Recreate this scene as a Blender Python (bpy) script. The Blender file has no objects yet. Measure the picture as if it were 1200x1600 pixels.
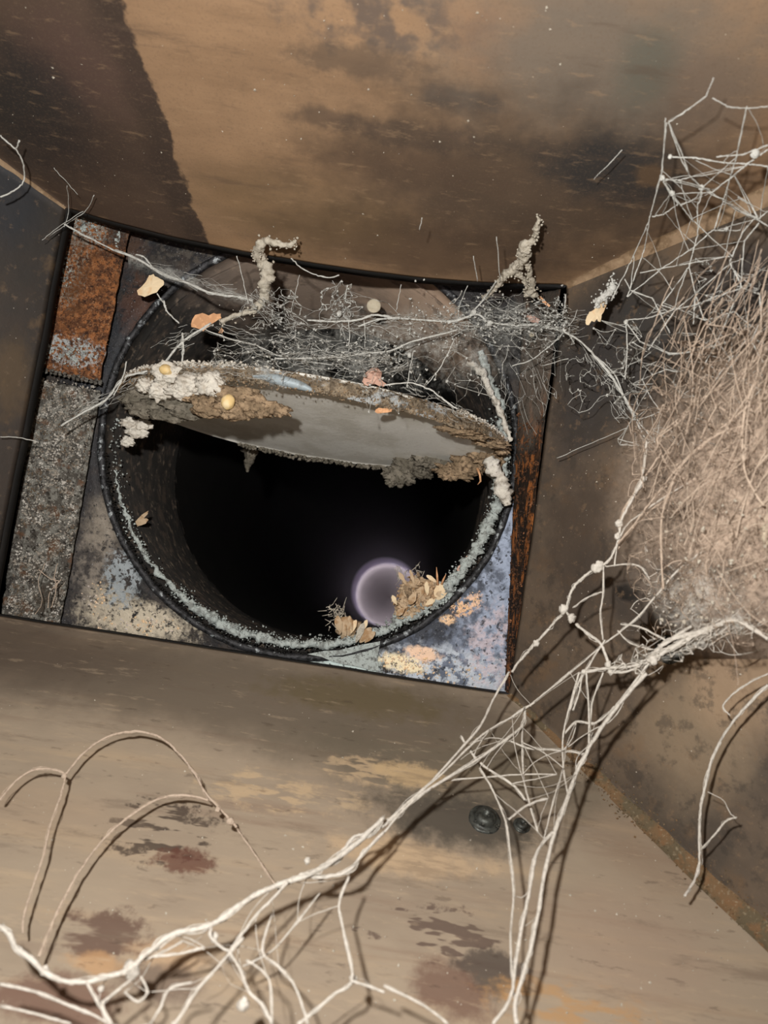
import bpy, bmesh, math, random
from mathutils import Vector, Matrix, noise
random.seed(7)
R = random.Random(11)
scene = bpy.context.scene
COL = scene.collection

# ------------------------------------------------------------------ camera, light, exposure
F = 1200.0                      # focal length in pixels of the 1200 x 1600 frame
ROLL = math.radians(8.75)
CR, SR = math.cos(ROLL), math.sin(ROLL)
cam_data = bpy.data.cameras.new('camera')
cam_data.sensor_fit = 'VERTICAL'; cam_data.sensor_height = 24; cam_data.lens = 18
cam_data.clip_start = 0.01; cam_data.clip_end = 50
cam_data.dof.use_dof = True; cam_data.dof.focus_distance = 0.56; cam_data.dof.aperture_fstop = 6.5
cam = bpy.data.objects.new('camera', cam_data); COL.objects.link(cam)
cam.matrix_world = Matrix.Rotation(-ROLL, 4, 'Y') @ Matrix.Rotation(math.radians(90), 4, 'X')
scene.camera = cam
world = bpy.data.worlds.new('sky'); scene.world = world; world.use_nodes = True
bg = world.node_tree.nodes['Background']
bg.inputs[0].default_value = (0.84, 0.82, 0.93, 1); bg.inputs[1].default_value = 4.2
flash = bpy.data.lights.new('phone_flash', 'POINT'); flash.energy = 6.0; flash.shadow_soft_size = 0.007
flash.color = (1.0, 0.97, 0.93)
flash_ob = bpy.data.objects.new('phone_flash', flash); COL.objects.link(flash_ob)
flash_ob.location = (-0.052, -0.01, 0.056)
scene.view_settings.view_transform = 'Standard'
scene.view_settings.look = 'None'
scene.view_settings.gamma = 1
scene.view_settings.use_curve_mapping = False
scene.view_settings.exposure = 1.0
scene.cycles.max_bounces = 5

# ------------------------------------------------------------------ geometry of the place
def uw(px, py):
    dx, dy = px-600.0, py-800.0
    return CR*dx+SR*dy, -SR*dx+CR*dy
def P(px, py, d):
    """point of the place seen at picture point px,py at distance d along the view"""
    u, w = uw(px, py)
    return Vector((u*d/F, d, -w*d/F))
D0 = 0.54                       # distance of the opening cut in the hood
ZT0, ZB0 = 0.177, -0.1134
def xl0(z): t = (z-ZB0)/(ZT0-ZB0); return -0.2640+t*(0.0113)
def xr0(z): t = (z-ZB0)/(ZT0-ZB0); return 0.1060-t*0.0034
KL, KR, KT, KB = 1.10, 1.0, 0.47, 0.61      # how fast each sheet spreads towards the camera
def XL(d, z): return xl0(z)-KL*(D0-d)
def XR(d, z): return xr0(z)+KR*(D0-d)
def sag(d, x):
    t = (x+0.075+.05*(D0-d))/(0.178+1.05*(D0-d)); return 0.0115*max(0.0, 1-t*t)
def ZT(d, x): return ZT0+KT*(D0-d)-sag(d, x)
def ZB(d, x): return ZB0-KB*(D0-d)
def which(px, py):
    u, w = uw(px, py); u /= F; z = -w/F
    best = None
    for n in ('left', 'right', 'top', 'bottom'):
        lo, hi = 0.02, 3.0
        def f(d):
            if n == 'left': return u*d-XL(d, max(ZB0, min(ZT0, z*d)))
            if n == 'right': return XR(d, max(ZB0, min(ZT0, z*d)))-u*d
            if n == 'top': return ZT(d, u*d)-z*d
            return z*d-ZB(d, u*d)
        if f(hi) > 0: continue
        for _ in range(40):
            m = (lo+hi)/2
            if f(m) > 0: lo = m
            else: hi = m
        if best is None or lo < best[0]: best = (lo, n)
    return best
def depth(px, py, cap=0.555): return min(which(px, py)[0], cap)
def hit(px, py): return P(px, py, depth(px, py, 0.54))

# ------------------------------------------------------------------ materials
def lin(c):
    return tuple((v/255/12.92 if v/255 <= .04045 else ((v/255+.055)/1.055)**2.4) for v in c)+(1,)
class Mat:
    def __init__(s, name, base, rough=.7, metal=0.0, spec=.3):
        s.m = bpy.data.materials.new(name); s.m.use_nodes = True; s.t = s.m.node_tree; s.N = s.t.nodes; s.L = s.t.links
        s.b = s.N['Principled BSDF']; s.b.inputs['Roughness'].default_value = rough
        s.b.inputs['Metallic'].default_value = metal; s.b.inputs['Specular IOR Level'].default_value = spec
        g = s.N.new('ShaderNodeNewGeometry'); s.pos = g.outputs['Position']
        c = s.N.new('ShaderNodeRGB'); c.outputs[0].default_value = lin(base); s.col = c.outputs[0]
        s.bumps = []; s.seed = 0
    def scaled(s, scale):
        v = s.N.new('ShaderNodeVectorMath'); v.operation = 'MULTIPLY'; s.L.new(s.pos, v.inputs[0])
        v.inputs[1].default_value = scale if hasattr(scale, '__len__') else (scale,)*3
        a = s.N.new('ShaderNodeVectorMath'); a.operation = 'ADD'; s.L.new(v.outputs[0], a.inputs[0])
        s.seed += 7.31; a.inputs[1].default_value = (s.seed, s.seed*.7, -s.seed*.3); return a.outputs[0]
    def noise(s, scale, detail=4, rough=.6):
        n = s.N.new('ShaderNodeTexNoise'); n.inputs['Scale'].default_value = 1; n.inputs['Detail'].default_value = detail
        n.inputs['Roughness'].default_value = rough; s.L.new(s.scaled(scale), n.inputs['Vector']); return n.outputs[0]
    def rng(s, v, a, b, c=0.0, d=1.0):
        r = s.N.new('ShaderNodeMapRange'); r.interpolation_type = 'SMOOTHSTEP'
        for i, x in zip((1, 2, 3, 4), (a, b, c, d)): r.inputs[i].default_value = x
        s.L.new(v, r.inputs[0]); return r.outputs[0]
    def math(s, op, a, b):
        m = s.N.new('ShaderNodeMath'); m.operation = op
        for i, x in enumerate((a, b)):
            if isinstance(x, (int, float)): m.inputs[i].default_value = x
            else: s.L.new(x, m.inputs[i])
        return m.outputs[0]
    def mix(s, fac, color, amt=1.0):
        x = s.N.new('ShaderNodeMix'); x.data_type = 'RGBA'
        s.L.new(s.math('MULTIPLY', fac, amt), x.inputs[0]); s.L.new(s.col, x.inputs[6])
        x.inputs[7].default_value = lin(color); s.col = x.outputs[2]; return s
    def layer(s, scale, lo, hi, color, amt=1.0, detail=4, rough=.6):
        return s.mix(s.rng(s.noise(scale, detail, rough), lo, hi), color, amt)
    def specks(s, scale, size, color, amt=1.0, keep=.5):
        v = s.N.new('ShaderNodeTexVoronoi'); v.inputs['Scale'].default_value = 1; s.L.new(s.scaled(scale), v.inputs['Vector'])
        f = s.rng(v.outputs['Distance'], size*.6, size, 1, 0)
        sep = s.N.new('ShaderNodeSeparateColor'); s.L.new(v.outputs['Color'], sep.inputs[0])
        f = s.math('MULTIPLY', f, s.rng(sep.outputs[0], keep, keep+.02, 1, 0))
        return s.mix(f, color, amt)
    def blob(s, c, rad, color, amt=1.0, soft=.35, warp=.5, wscale=60, grain=None, detail=4):
        a = s.N.new('ShaderNodeVectorMath'); a.operation = 'SUBTRACT'; s.L.new(s.pos, a.inputs[0]); a.inputs[1].default_value = c
        m = s.N.new('ShaderNodeVectorMath'); m.operation = 'MULTIPLY'; s.L.new(a.outputs[0], m.inputs[0])
        m.inputs[1].default_value = tuple(1/max(r, 1e-5) for r in rad)
        l = s.N.new('ShaderNodeVectorMath'); l.operation = 'LENGTH'; s.L.new(m.outputs[0], l.inputs[0])
        n = s.noise(wscale, detail, .65)
        v = s.math('ADD', l.outputs['Value'], s.math('MULTIPLY', s.math('SUBTRACT', n, .5), warp*2.5))
        f = s.rng(v, 1-soft, 1+soft, 1, 0)
        if grain: f = s.math('MULTIPLY', f, s.rng(s.noise(grain[0], 3, .6), grain[1], grain[2]))
        return s.mix(f, color, amt)
    def px(s, px, py, rx, ry, color, amt=1.0, soft=.35, warp=.5, wscale=60, grain=None, d=None, deep=.004):
        """a stain lying on the metal round the point seen at px,py"""
        h = (lambda x, y: P(x, y, d)) if d else hit
        c = h(px, py); A = h(px+rx, py)-c; B = h(px, py+ry)-c
        if A.length > .3: A = A.normalized()*.3
        if B.length > .3: B = B.normalized()*.3
        rad = [math.sqrt(A[i]**2+B[i]**2)+(deep if i == 1 else .0008 if d else .0015) for i in range(3)]
        return s.blob(c, rad, color, amt, soft, warp, wscale, grain)
    def bump(s, scale, strength, dist=.002, detail=4):
        s.bumps.append((s.noise(scale, detail, .65), strength, dist)); return s
    def done(s):
        s.L.new(s.col, s.b.inputs['Base Color']); prev = None
        for h, st, di in s.bumps:
            b = s.N.new('ShaderNodeBump'); b.inputs['Strength'].default_value = st; b.inputs['Distance'].default_value = di
            s.L.new(h, b.inputs['Height'])
            if prev: s.L.new(prev, b.inputs['Normal'])
            prev = b.outputs[0]
        if prev: s.L.new(prev, s.b.inputs['Normal'])
        return s.m

GOLD = (150, 118, 84)
top = Mat('heat_tinted_steel_top', (160, 130, 101), .55, .15)
top.layer((7, 22, 40), .42, .66, (132, 106, 82), .6, 6).layer((6, 30, 30), .5, .7, (172, 138, 104), .5)
top.px(600, 30, 130, 60, (92, 84, 80), .8, .5, .9, 70, (60, .38, .58)).px(560, 95, 90, 22, (84, 74, 66), .6, .5, .9, 90).px(660, 215, 120, 10, (84, 72, 64), .7, .5, .9, 90).px(520, 185, 60, 8, (84, 72, 64), .6, .5, .9, 90)
top.px(720, 155, 60, 12, (78, 70, 66), .7, .5, .9, 70).px(760, 60, 60, 60, (150, 114, 86), .5, .6, .6, 40)
top.px(960, 110, 250, 170, (116, 108, 98), .85, .6, .5, 30).px(1090, 150, 70, 80, (124, 104, 88), .5, .6, .5, 40)
top.px(830, 300, 330, 130, (66, 58, 52), .8, .6, .5, 40).px(640, 260, 130, 22, (88, 72, 60), .6, .6, .8, 60)
top.px(960, 270, 110, 60, (48, 50, 52), .8, .5, .6, 50).px(1010, 110, 26, 70, (84, 92, 84), .5, .7, .6, 40)
top.px(700, 390, 260, 40, (74, 60, 50), .7, .6, .5, 40).px(450, 330, 160, 60, (108, 90, 64), .4, .6, .5, 40)
top.px(1020, 275, 24, 14, (110, 88, 66), .7, .4, .6, 90)
# darker left part of the top sheet, with a ragged edge
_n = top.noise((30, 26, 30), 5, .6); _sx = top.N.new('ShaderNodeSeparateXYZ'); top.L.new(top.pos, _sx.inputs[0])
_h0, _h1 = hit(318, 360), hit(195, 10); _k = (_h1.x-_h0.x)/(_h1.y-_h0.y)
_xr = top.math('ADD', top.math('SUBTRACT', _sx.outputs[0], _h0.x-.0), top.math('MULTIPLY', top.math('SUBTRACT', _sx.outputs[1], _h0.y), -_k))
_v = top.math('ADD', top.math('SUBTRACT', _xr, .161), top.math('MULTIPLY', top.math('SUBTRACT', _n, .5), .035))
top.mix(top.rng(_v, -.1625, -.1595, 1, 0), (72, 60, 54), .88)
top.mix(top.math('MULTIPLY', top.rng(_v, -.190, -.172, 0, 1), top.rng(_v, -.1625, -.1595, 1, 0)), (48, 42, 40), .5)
top.px(110, 110, 70, 90, (92, 72, 66), .6, .6, .5, 40).px(40, 170, 60, 110, (46, 46, 46), .8, .6, .5, 40).px(150, 240, 80, 60, (60, 50, 46), .5, .6, .6, 60)
top.specks(260, .10, (200, 186, 166), .8, .05).layer(900, .66, .74, (176, 150, 122), .4)
top.layer((14, 90, 90), .54, .70, (96, 80, 68), .45, 8, .7).layer((60, 200, 200), .56, .68, (176, 146, 114), .25, 6, .7).layer(700, .5, .7, (110, 92, 76), .3)
top.bump((200, 60, 200), .15, .0006).bump(25, .15, .003)
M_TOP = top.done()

left = Mat('sooty_steel_left', (62, 54, 48), .6, .1)
left.layer(14, .4, .65, (50, 48, 46), .7).layer(60, .56, .7, (104, 84, 62), .5)
left.px(20, 300, 60, 70, (44, 46, 50), .8, .5, .4, 30).px(20, 590, 30, 50, (96, 78, 56), .6, .6, .8, 50)
left.specks(300, .12, (190, 180, 170), .7, .06).bump(90, .3, .001)
left.layer(130, .58, .68, (110, 92, 74), .5, 8, .7)
M_LEFT = left.done()

right = Mat('sooty_steel_right', (98, 84, 70), .6, .08)
right.layer(16, .4, .65, (64, 58, 52), .7).layer(50, .52, .7, (106, 84, 62), .6, 5)
right.px(960, 560, 120, 120, (50, 50, 50), .85, .5, .5, 40).px(910, 620, 60, 120, (56, 52, 50), .75, .5, .5, 40)
right.px(1180, 450, 140, 60, (52, 50, 50), .8, .5, .4, 30)
right.px(900, 850, 60, 120, (66, 56, 48), .7, .5, .7, 50).px(1000, 930, 60, 60, (56, 50, 46), .7, .6, .7, 50)
right.px(1080, 1150, 120, 90, (138, 120, 98), .8, .6, .5, 30).px(1150, 1060, 100, 80, (156, 132, 106), .8, .5, .4, 30)
right.px(1150, 830, 90, 180, (150, 126, 104), .7, .6, .4, 30).px(1045, 1015, 40, 30, (124, 100, 72), .6, .5, .5, 60)
right.px(985, 925, 22, 10, (20, 18, 16), .9, .3, .5, 80)
right.layer(70, .52, .62, (58, 52, 46), .5, 8, .7).layer(130, .56, .66, (120, 98, 76), .45, 8, .7)
right.specks(280, .12, (200, 190, 176), .8, .08).layer(700, .66, .74, (180, 156, 130), .4).bump(90, .35, .0012).bump(24, .2, .003)
M_RIGHT = right.done()

bot = Mat('mottled_steel_bottom', (162, 147, 128), .5, .12)
bot.layer((7, 14, 8), .42, .66, (142, 128, 112), .7).layer((7, 60, 40), .50, .7, (182, 160, 132), .55, 6).layer((6, 70, 80), .54, .72, (132, 110, 94), .5, 6)
bot.px(400, 1085, 560, 55, (104, 94, 82), .85, .5, .4, 25).px(20, 1010, 200, 60, (90, 78, 68), .7, .6, .4, 30)
bot.px(700, 1200, 260, 60, (104, 96, 82), .7, .5, .5, 40)
bot.px(420, 1235, 90, 26, (192, 168, 136), .8, .35, .8, 110, ((50, 170, 170), .46, .58)).px(590, 1205, 80, 20, (192, 168, 136), .75, .35, .9, 120, ((50, 170, 170), .46, .58)).px(530, 1250, 60, 16, (188, 166, 136), .7, .35, .9, 120, ((50, 170, 170), .46, .58))
bot.px(640, 1210, 50, 14, (194, 168, 130), .8, .35, .9, 120)
bot.px(720, 1280, 120, 50, (70, 66, 60), .85, .4, .6, 70).px(640, 1340, 110, 20, (196, 170, 138), .7, .4, .8, 70)
bot.px(560, 1090, 130, 20, (100, 88, 60), .6, .5, .8, 70)
bot.px(250, 1295, 70, 60, (56, 46, 42), .8, .25, 1.0, 170, ((40, 190, 60), .5, .56)).px(290, 1345, 40, 16, (96, 60, 50), .8, .3, .9, 150)
bot.px(160, 1460, 60, 45, (100, 78, 68), .85, .3, 1.0, 120, ((30, 120, 120), .36, .5)).px(90, 1560, 110, 40, (112, 84, 72), .8, .35, .8, 60).px(250, 1530, 60, 30, (104, 88, 78), .7, .4, .8, 60)
bot.px(150, 1505, 40, 8, (184, 146, 106), .7, .4, .7, 90).px(270, 1490, 60, 14, (190, 158, 124), .5, .5, .9, 90)
bot.px(690, 1460, 110, 46, (96, 80, 72), .85, .2, 1.0, 140, ((30, 120, 120), .54, .58)).px(770, 1520, 50, 36, (72, 64, 60), .8, .3, .9, 90)
bot.px(710, 1550, 60, 40, (112, 86, 74), .8, .35, .8, 60).px(880, 1570, 110, 30, (182, 142, 96), .7, .4, .9, 90, ((50, 150, 150), .42, .58)).px(980, 1480, 120, 120, (160, 138, 120), .5, .6, .4, 30)
bot.px(1030, 1330, 120, 60, (150, 130, 110), .6, .6, .5, 30).px(60, 1260, 120, 40, (166, 146, 124), .5, .6, .5, 40)
bot.layer((16, 90, 90), .54, .66, (116, 102, 88), .4, 8, .7).layer((40, 200, 200), .57, .66, (184, 164, 138), .3, 8, .7)
bot.specks(320, .10, (214, 204, 186), .8, .05).layer((60, 200, 200), .62, .7, (70, 58, 50), .35)
bot.bump((60, 200, 60), .2, .0008).bump(24, .15, .003)
M_BOT = bot.done()

M_SEAM = Mat('tan_seam', (146, 122, 96), .75).layer(80, .45, .65, (110, 88, 64), .8).layer(300, .5, .7, (170, 146, 116), .5).bump(300, .4, .001).done()
sr = Mat('rusty_seam', (112, 88, 62), .85).layer(60, .45, .6, (88, 80, 62), .8).layer(200, .5, .65, (118, 88, 60), .8).layer(500, .55, .7, (150, 136, 112), .6)
M_SEAM_R = sr.bump(350, .7, .001).done()
M_BLACK = Mat('soot_and_shade_black', (22, 21, 20), .8).layer(60, .45, .7, (34, 31, 28), .7).bump(150, .4, .001).done()
rust = Mat('orange_rust', (104, 70, 50), .95, 0, .1).layer(170, .42, .6, (164, 108, 68), .9, 6).layer(420, .5, .62, (58, 42, 36), .8).layer(650, .56, .66, (176, 134, 98), .7)
rust.px(140, 350, 60, 30, (150, 148, 140), .9, .3, .9, 300, (500, .45, .55), .57).px(110, 420, 20, 60, (150, 144, 132), .9, .3, .8, 300, (500, .5, .58), .57)
rust.px(110, 550, 50, 20, (176, 180, 180), .95, .3, .9, 260, (400, .46, .54), .57).px(190, 340, 20, 60, (60, 50, 44), .8, .4, .8, 200, None, .57)
rust.layer(260, .56, .66, (50, 38, 34), .8, 6).layer(45, .5, .7, (104, 70, 46), .7)
M_RUST = rust.bump(500, .9, .0015).done()
gs = Mat('grey_scale_crust', (88, 84, 78), .95, 0, .1).layer(220, .45, .6, (140, 138, 130), .9, 6).layer(300, .52, .64, (48, 44, 40), .9, 5).layer(700, .6, .68, (196, 192, 184), .8)
gs.layer(90, .55, .68, (120, 84, 58), .6).px(60, 700, 70, 90, (146, 146, 140), .6, .5, .8, 200, (380, .48, .56), .57)
gs.px(60, 930, 45, 60, (66, 52, 36), .8, .5, .8, 90, None, .57).px(10, 900, 30, 90, (44, 42, 40), .8, .5, .5, 90, None, .57)
M_GREYSCALE = gs.bump(450, 1.0, .002).done()
DP = 0.585
pl = Mat('corroded_collar_plate', (40, 38, 38), .6, .1).layer(60, .45, .65, (62, 54, 48), .8).layer(30, .55, .7, (46, 50, 58), .6)
pl.px(300, 385, 90, 30, (84, 78, 70), .7, .5, .8, 90, (200, .45, .6), DP).px(200, 360, 26, 60, (78, 56, 42), .8, .5, .7, 90, None, DP)
pl.px(215, 480, 26, 40, (92, 60, 44), .6, .4, .9, 150, None, DP)
pl.px(160, 560, 40, 90, (44, 48, 54), .7, .5, .4, 60, None, DP).px(105, 850, 40, 190, (48, 48, 52), .7, .5, .4, 60, None, DP)
pl.px(150, 890, 42, 110, (76, 70, 66), .7, .5, .6, 70, None, DP).px(146, 880, 20, 80, (150, 140, 128), .8, .5, .6, 120, (120, .38, .6), DP)
pl.px(165, 820, 26, 40, (150, 140, 126), .7, .5, .6, 120, (160, .35, .52), DP)
pl.px(215, 970, 80, 24, (206, 194, 172), 1, .4, .7, 150, (200, .34, .46), DP).px(170, 940, 30, 30, (190, 178, 158), .9, .4, .7, 150, (200, .38, .5), DP)
pl.px(190, 905, 26, 40, (160, 168, 172), .9, .35, .9, 180, (300, .42, .5), DP)
pl.px(740, 950, 110, 170, (104, 112, 128), .95, .35, .5, 70, None, DP).px(775, 930, 46, 170, (170, 182, 204), .95, .4, .5, 90, (130, .36, .6), DP)
pl.px(700, 1050, 110, 36, (204, 212, 222), .95, .4, .7, 120, (160, .40, .54), DP)
pl.px(770, 1010, 40, 60, (222, 204, 208), .7, .4, .8, 150, (160, .42, .58), DP)
pl.px(660, 970, 60, 34, (52, 54, 60), .9, .4, .8, 120, (160, .3, .5), DP).px(720, 890, 40, 60, (58, 62, 70), .8, .4, .9, 120, (160, .38, .5), DP)
pl.px(628, 1036, 34, 11, (255, 238, 200), 1, .3, .7, 160, (300, .3, .42), DP).px(662, 1022, 24, 9, (250, 214, 184), 1, .3, .7, 160, None, DP)
pl.px(720, 950, 16, 12, (246, 200, 160), 1, .25, .8, 250, (340, .44, .52), DP).px(742, 940, 10, 12, (244, 204, 174), 1, .3, .8, 250, (340, .44, .52), DP).px(700, 968, 10, 6, (238, 200, 160), 1, .3, .8, 250, None, DP)
pl.px(540, 1032, 48, 20, (206, 220, 216), 1, .3, .5, 160, (300, .3, .42), DP)
pl.layer(260, .58, .64, (30, 30, 32), .8).layer(800, .64, .7, (196, 196, 196), .4)
M_PLATE = pl.bump(260, .7, .0012).done()
rs = Mat('rusted_right_side', (44, 36, 30), .9, 0, .15).layer(110, .50, .64, (74, 52, 36), .9, 6).layer((160, 160, 60), .50, .62, (168, 104, 56), .9, 5).layer(260, .55, .66, (28, 24, 22), .9)
M_RSIDE = rs.px(860, 520, 60, 130, (70, 64, 58), .9, .4, .4, 90, None, .565, .03).px(835, 600, 22, 90, (112, 102, 92), .7, .5, .6, 90, None, .565, .03).bump(400, .9, .0015).done()
sl = Mat('sooty_brown_sleeve', (38, 36, 34), .85, 0, .2).layer(50, .45, .65, (50, 46, 42), .8).px(600, 450, 210, 130, (152, 132, 114), .95, .3, .4, 40, None, .62, .16).px(440, 440, 150, 70, (110, 98, 88), .8, .4, .5, 50, None, .62, .12).layer(140, .55, .7, (150, 132, 114), .35).layer(60, .52, .64, (70, 60, 52), .6)
M_SLEEVE = sl.bump(200, .5, .001)
M_SLEEVE = M_SLEEVE.done()
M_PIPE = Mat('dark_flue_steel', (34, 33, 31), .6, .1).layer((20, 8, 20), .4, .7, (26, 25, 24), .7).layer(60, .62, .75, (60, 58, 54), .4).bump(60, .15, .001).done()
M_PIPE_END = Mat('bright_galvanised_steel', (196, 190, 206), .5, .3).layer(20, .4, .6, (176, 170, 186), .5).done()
M_UNDER = Mat('grey_damper_face', (226, 224, 216), .7, .05).layer(30, .42, .65, (200, 196, 184), .7).layer(120, .56, .7, (236, 234, 226), .5).layer(500, .62, .7, (170, 164, 150), .5).bump(300, .4, .0007).done()
M_RIM = Mat('crusted_damper_rim', (116, 104, 88), .95, 0, .1).layer(160, .45, .62, (166, 150, 128), .9, 6).layer(400, .52, .62, (58, 48, 40), .8).layer(70, .54, .64, (190, 196, 198), .8).bump(500, 1, .002).done()
M_WHITE = Mat('pale_mineral_crust', (220, 214, 202), .95, 0, .1).layer(160, .48, .64, (180, 170, 156), .8, 6).layer(500, .56, .66, (104, 94, 82), .5).bump(600, .8, .001).done()
M_BLUEW = Mat('pale_blue_corrosion', (186, 194, 190), .95, 0, .1).layer(220, .48, .62, (132, 134, 130), .8, 6).layer(500, .56, .64, (72, 70, 68), .7).bump(600, .8, .001).done()
M_BROWNC = Mat('brown_soot_crust', (142, 122, 98), .95, 0, .1).layer(140, .45, .6, (186, 160, 130), .8, 6).layer(360, .52, .62, (84, 70, 56), .8).bump(600, 1, .0015).done()
M_GREYC = Mat('grey_soot_crust', (112, 106, 94), .95, 0, .1).layer(140, .45, .62, (150, 142, 128), .8, 6).layer(360, .54, .64, (66, 60, 52), .8).bump(600, 1, .0015).done()
M_BLUEG = Mat('blue_grey_bare_metal', (160, 172, 178), .5, .1).layer(160, .5, .62, (120, 124, 124), .7).layer(500, .6, .68, (90, 84, 78), .6).bump(400, .4, .0008).done()
M_DUST = Mat('pale_dust', (196, 188, 172), .95, 0, .05).layer(300, .48, .66, (150, 140, 124), .7).layer(900, .5, .7, (214, 208, 196), .6).bump(900, .8, .001).done()
M_YEL = Mat('yellow_egg_case', (226, 196, 138), .7, 0, .3).layer(150, .5, .65, (236, 216, 176), .8).done()
M_CREAM = Mat('cream_flake', (234, 212, 176), .8, 0, .2).layer(120, .5, .65, (226, 184, 138), .6).bump(300, .3, .0006).done()
M_ORANGEF = Mat('orange_flake', (206, 156, 116), .85, 0, .1).layer(220, .48, .62, (232, 180, 136), .8).bump(400, .5, .0006).done()
M_PINKF = Mat('pink_flake', (204, 164, 146), .85, 0, .1).layer(200, .5, .62, (230, 190, 170), .8).bump(400, .4, .0006).done()
M_HUSK = Mat('dry_husk', (196, 172, 142), .85, 0, .1).layer(160, .46, .62, (156, 116, 74), .7).bump(300, .5, .0006).done()
M_EGG = Mat('egg_sac_silk', (206, 196, 172), .9, 0, .1).layer(300, .5, .7, (180, 164, 136), .6).bump(600, .5, .0005).done()
M_BOLT = Mat('sooty_bolt_steel', (78, 80, 76), .45, .5).layer(300, .45, .6, (40, 40, 38), .8).layer(600, .6, .7, (150, 150, 140), .7).bump(400, .5, .0006).done()
def silk(name, c1, c2):
    m = Mat(name, c1, .9, 0, .1).layer(500, .45, .65, c2, .6)
    m.b.inputs['Subsurface Weight'].default_value = 0
    return m.done()
M_SILK = silk('dusty_silk', (204, 198, 188), (166, 160, 150))
M_SILK_G = silk('grey_dusty_silk', (200, 200, 194), (150, 148, 142))
M_SILK_P = silk('warm_dusty_silk', (190, 172, 154), (156, 138, 122))

# ------------------------------------------------------------------ object helpers
def link(name, me, m, parent=None, smooth=True):
    if m: me.materials.append(m)
    if smooth: me.polygons.foreach_set('use_smooth', [True]*len(me.polygons))
    o = bpy.data.objects.new(name, me); COL.objects.link(o)
    if parent:
        o.parent = parent
        me.transform(Matrix.Translation(-root_of(parent)))
    return o
def root_of(o):
    v = Vector((0, 0, 0))
    while o: v += o.location; o = o.parent
    return v
def mesh(name, V, Fc, m, parent=None, smooth=True):
    me = bpy.data.meshes.new(name); me.from_pydata([tuple(v) for v in V], [], Fc); me.update()
    return link(name, me, m, parent, smooth)
def own(o):
    """put the origin of a single-mesh thing at its own middle"""
    vs = [v.co.copy() for v in o.data.vertices]; c = sum(vs, Vector())/len(vs)
    o.data.transform(Matrix.Translation(-c)); o.location = c; return o
def tag(o, label=None, cat=None, group=None, kind=None):
    if label: o['label'] = label
    if cat: o['category'] = cat
    if group: o['group'] = group
    if kind: o['kind'] = kind
    return o
def thing(name, loc, label, cat, group=None):
    o = bpy.data.objects.new(name, None); COL.objects.link(o); o.location = loc; o.empty_display_size = .01
    return tag(o, label, cat, group)

class Geo:
    def __init__(s): s.V = []; s.F = []
    def add(s, V, Fc):
        n = len(s.V); s.V += V; s.F += [tuple(i+n for i in f) for f in Fc]
    def tube(s, pts, rads, sides=6, closed_ends=True):
        n = len(s.V); up = Vector((.31, .12, .94))
        for i, p in enumerate(pts):
            a = pts[max(0, i-1)]; b = pts[min(len(pts)-1, i+1)]; t = (b-a)
            if t.length < 1e-9: t = Vector((0, 0, 1))
            t.normalize(); x = t.cross(up)
            if x.length < 1e-4: x = t.cross(Vector((1, 0, 0)))
            x.normalize(); y = t.cross(x)
            for k in range(sides):
                an = 2*math.pi*k/sides; s.V.append(p+(x*math.cos(an)+y*math.sin(an))*rads[i])
        for i in range(len(pts)-1):
            for k in range(sides):
                k2 = (k+1) % sides; a = n+i*sides
                s.F.append((a+k, a+k2, a+sides+k2, a+sides+k))
        if closed_ends:
            s.F.append(tuple(n+k for k in reversed(range(sides)))); e = n+(len(pts)-1)*sides
            s.F.append(tuple(e+k for k in range(sides)))
    def chip(s, c, r, rnd=R, flat=1.0):
        q = Matrix.Rotation(rnd.random()*6.28, 3, Vector((rnd.random()-.5, rnd.random()-.5, rnd.random()-.5)).normalized())
        base = [(1, 0, 0), (-1, 0, 0), (0, 1, 0), (0, -1, 0), (0, 0, 1), (0, 0, -1)]
        V = [c+q @ Vector((b[0]*r*rnd.uniform(.7, 1.3), b[1]*r*rnd.uniform(.5, 1.2), b[2]*r*flat*rnd.uniform(.5, 1.1))) for b in base]
        s.add(V, [(0, 2, 4), (2, 1, 4), (1, 3, 4), (3, 0, 4), (2, 0, 5), (1, 2, 5), (3, 1, 5), (0, 3, 5)])
    def build(s, name, m, parent=None, smooth=True): return mesh(name, s.V, s.F, m, parent, smooth)

def catmull(pts, seg):
    out = []; n = len(pts)
    for i in range(n-1):
        p0 = pts[max(0, i-1)]; p1 = pts[i]; p2 = pts[i+1]; p3 = pts[min(n-1, i+2)]
        for k in range(seg):
            t = k/seg
            out.append([.5*(2*b+(c-a)*t+(2*a-5*b+4*c-d)*t*t+(3*b-a-3*c+d)*t**3) for a, b, c, d in zip(p0, p1, p2, p3)])
    out.append(list(pts[-1])); return out
def rough_tube(g, pts, rads, seg=6, sides=12, amp=.35, freq=200, seed=0):
    """a lumpy crust along world points with a radius at each"""
    q = catmull([list(p)+[r] for p, r in zip(pts, rads)], seg)
    n0 = len(g.V); g.tube([Vector(a[:3]) for a in q], [abs(a[3]) for a in q], sides)
    cs = [Vector(a[:3]) for a in q]
    for i in range(n0, len(g.V)):
        k = min((i-n0)//sides, len(cs)-1); v = g.V[i]; r = abs(q[k][3])
        f = noise.fractal(v*freq+Vector((seed, 0, seed)), .9, 2.1, 4)
        g.V[i] = cs[k]+(v-cs[k])*(1+amp*1.5*f)
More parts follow.
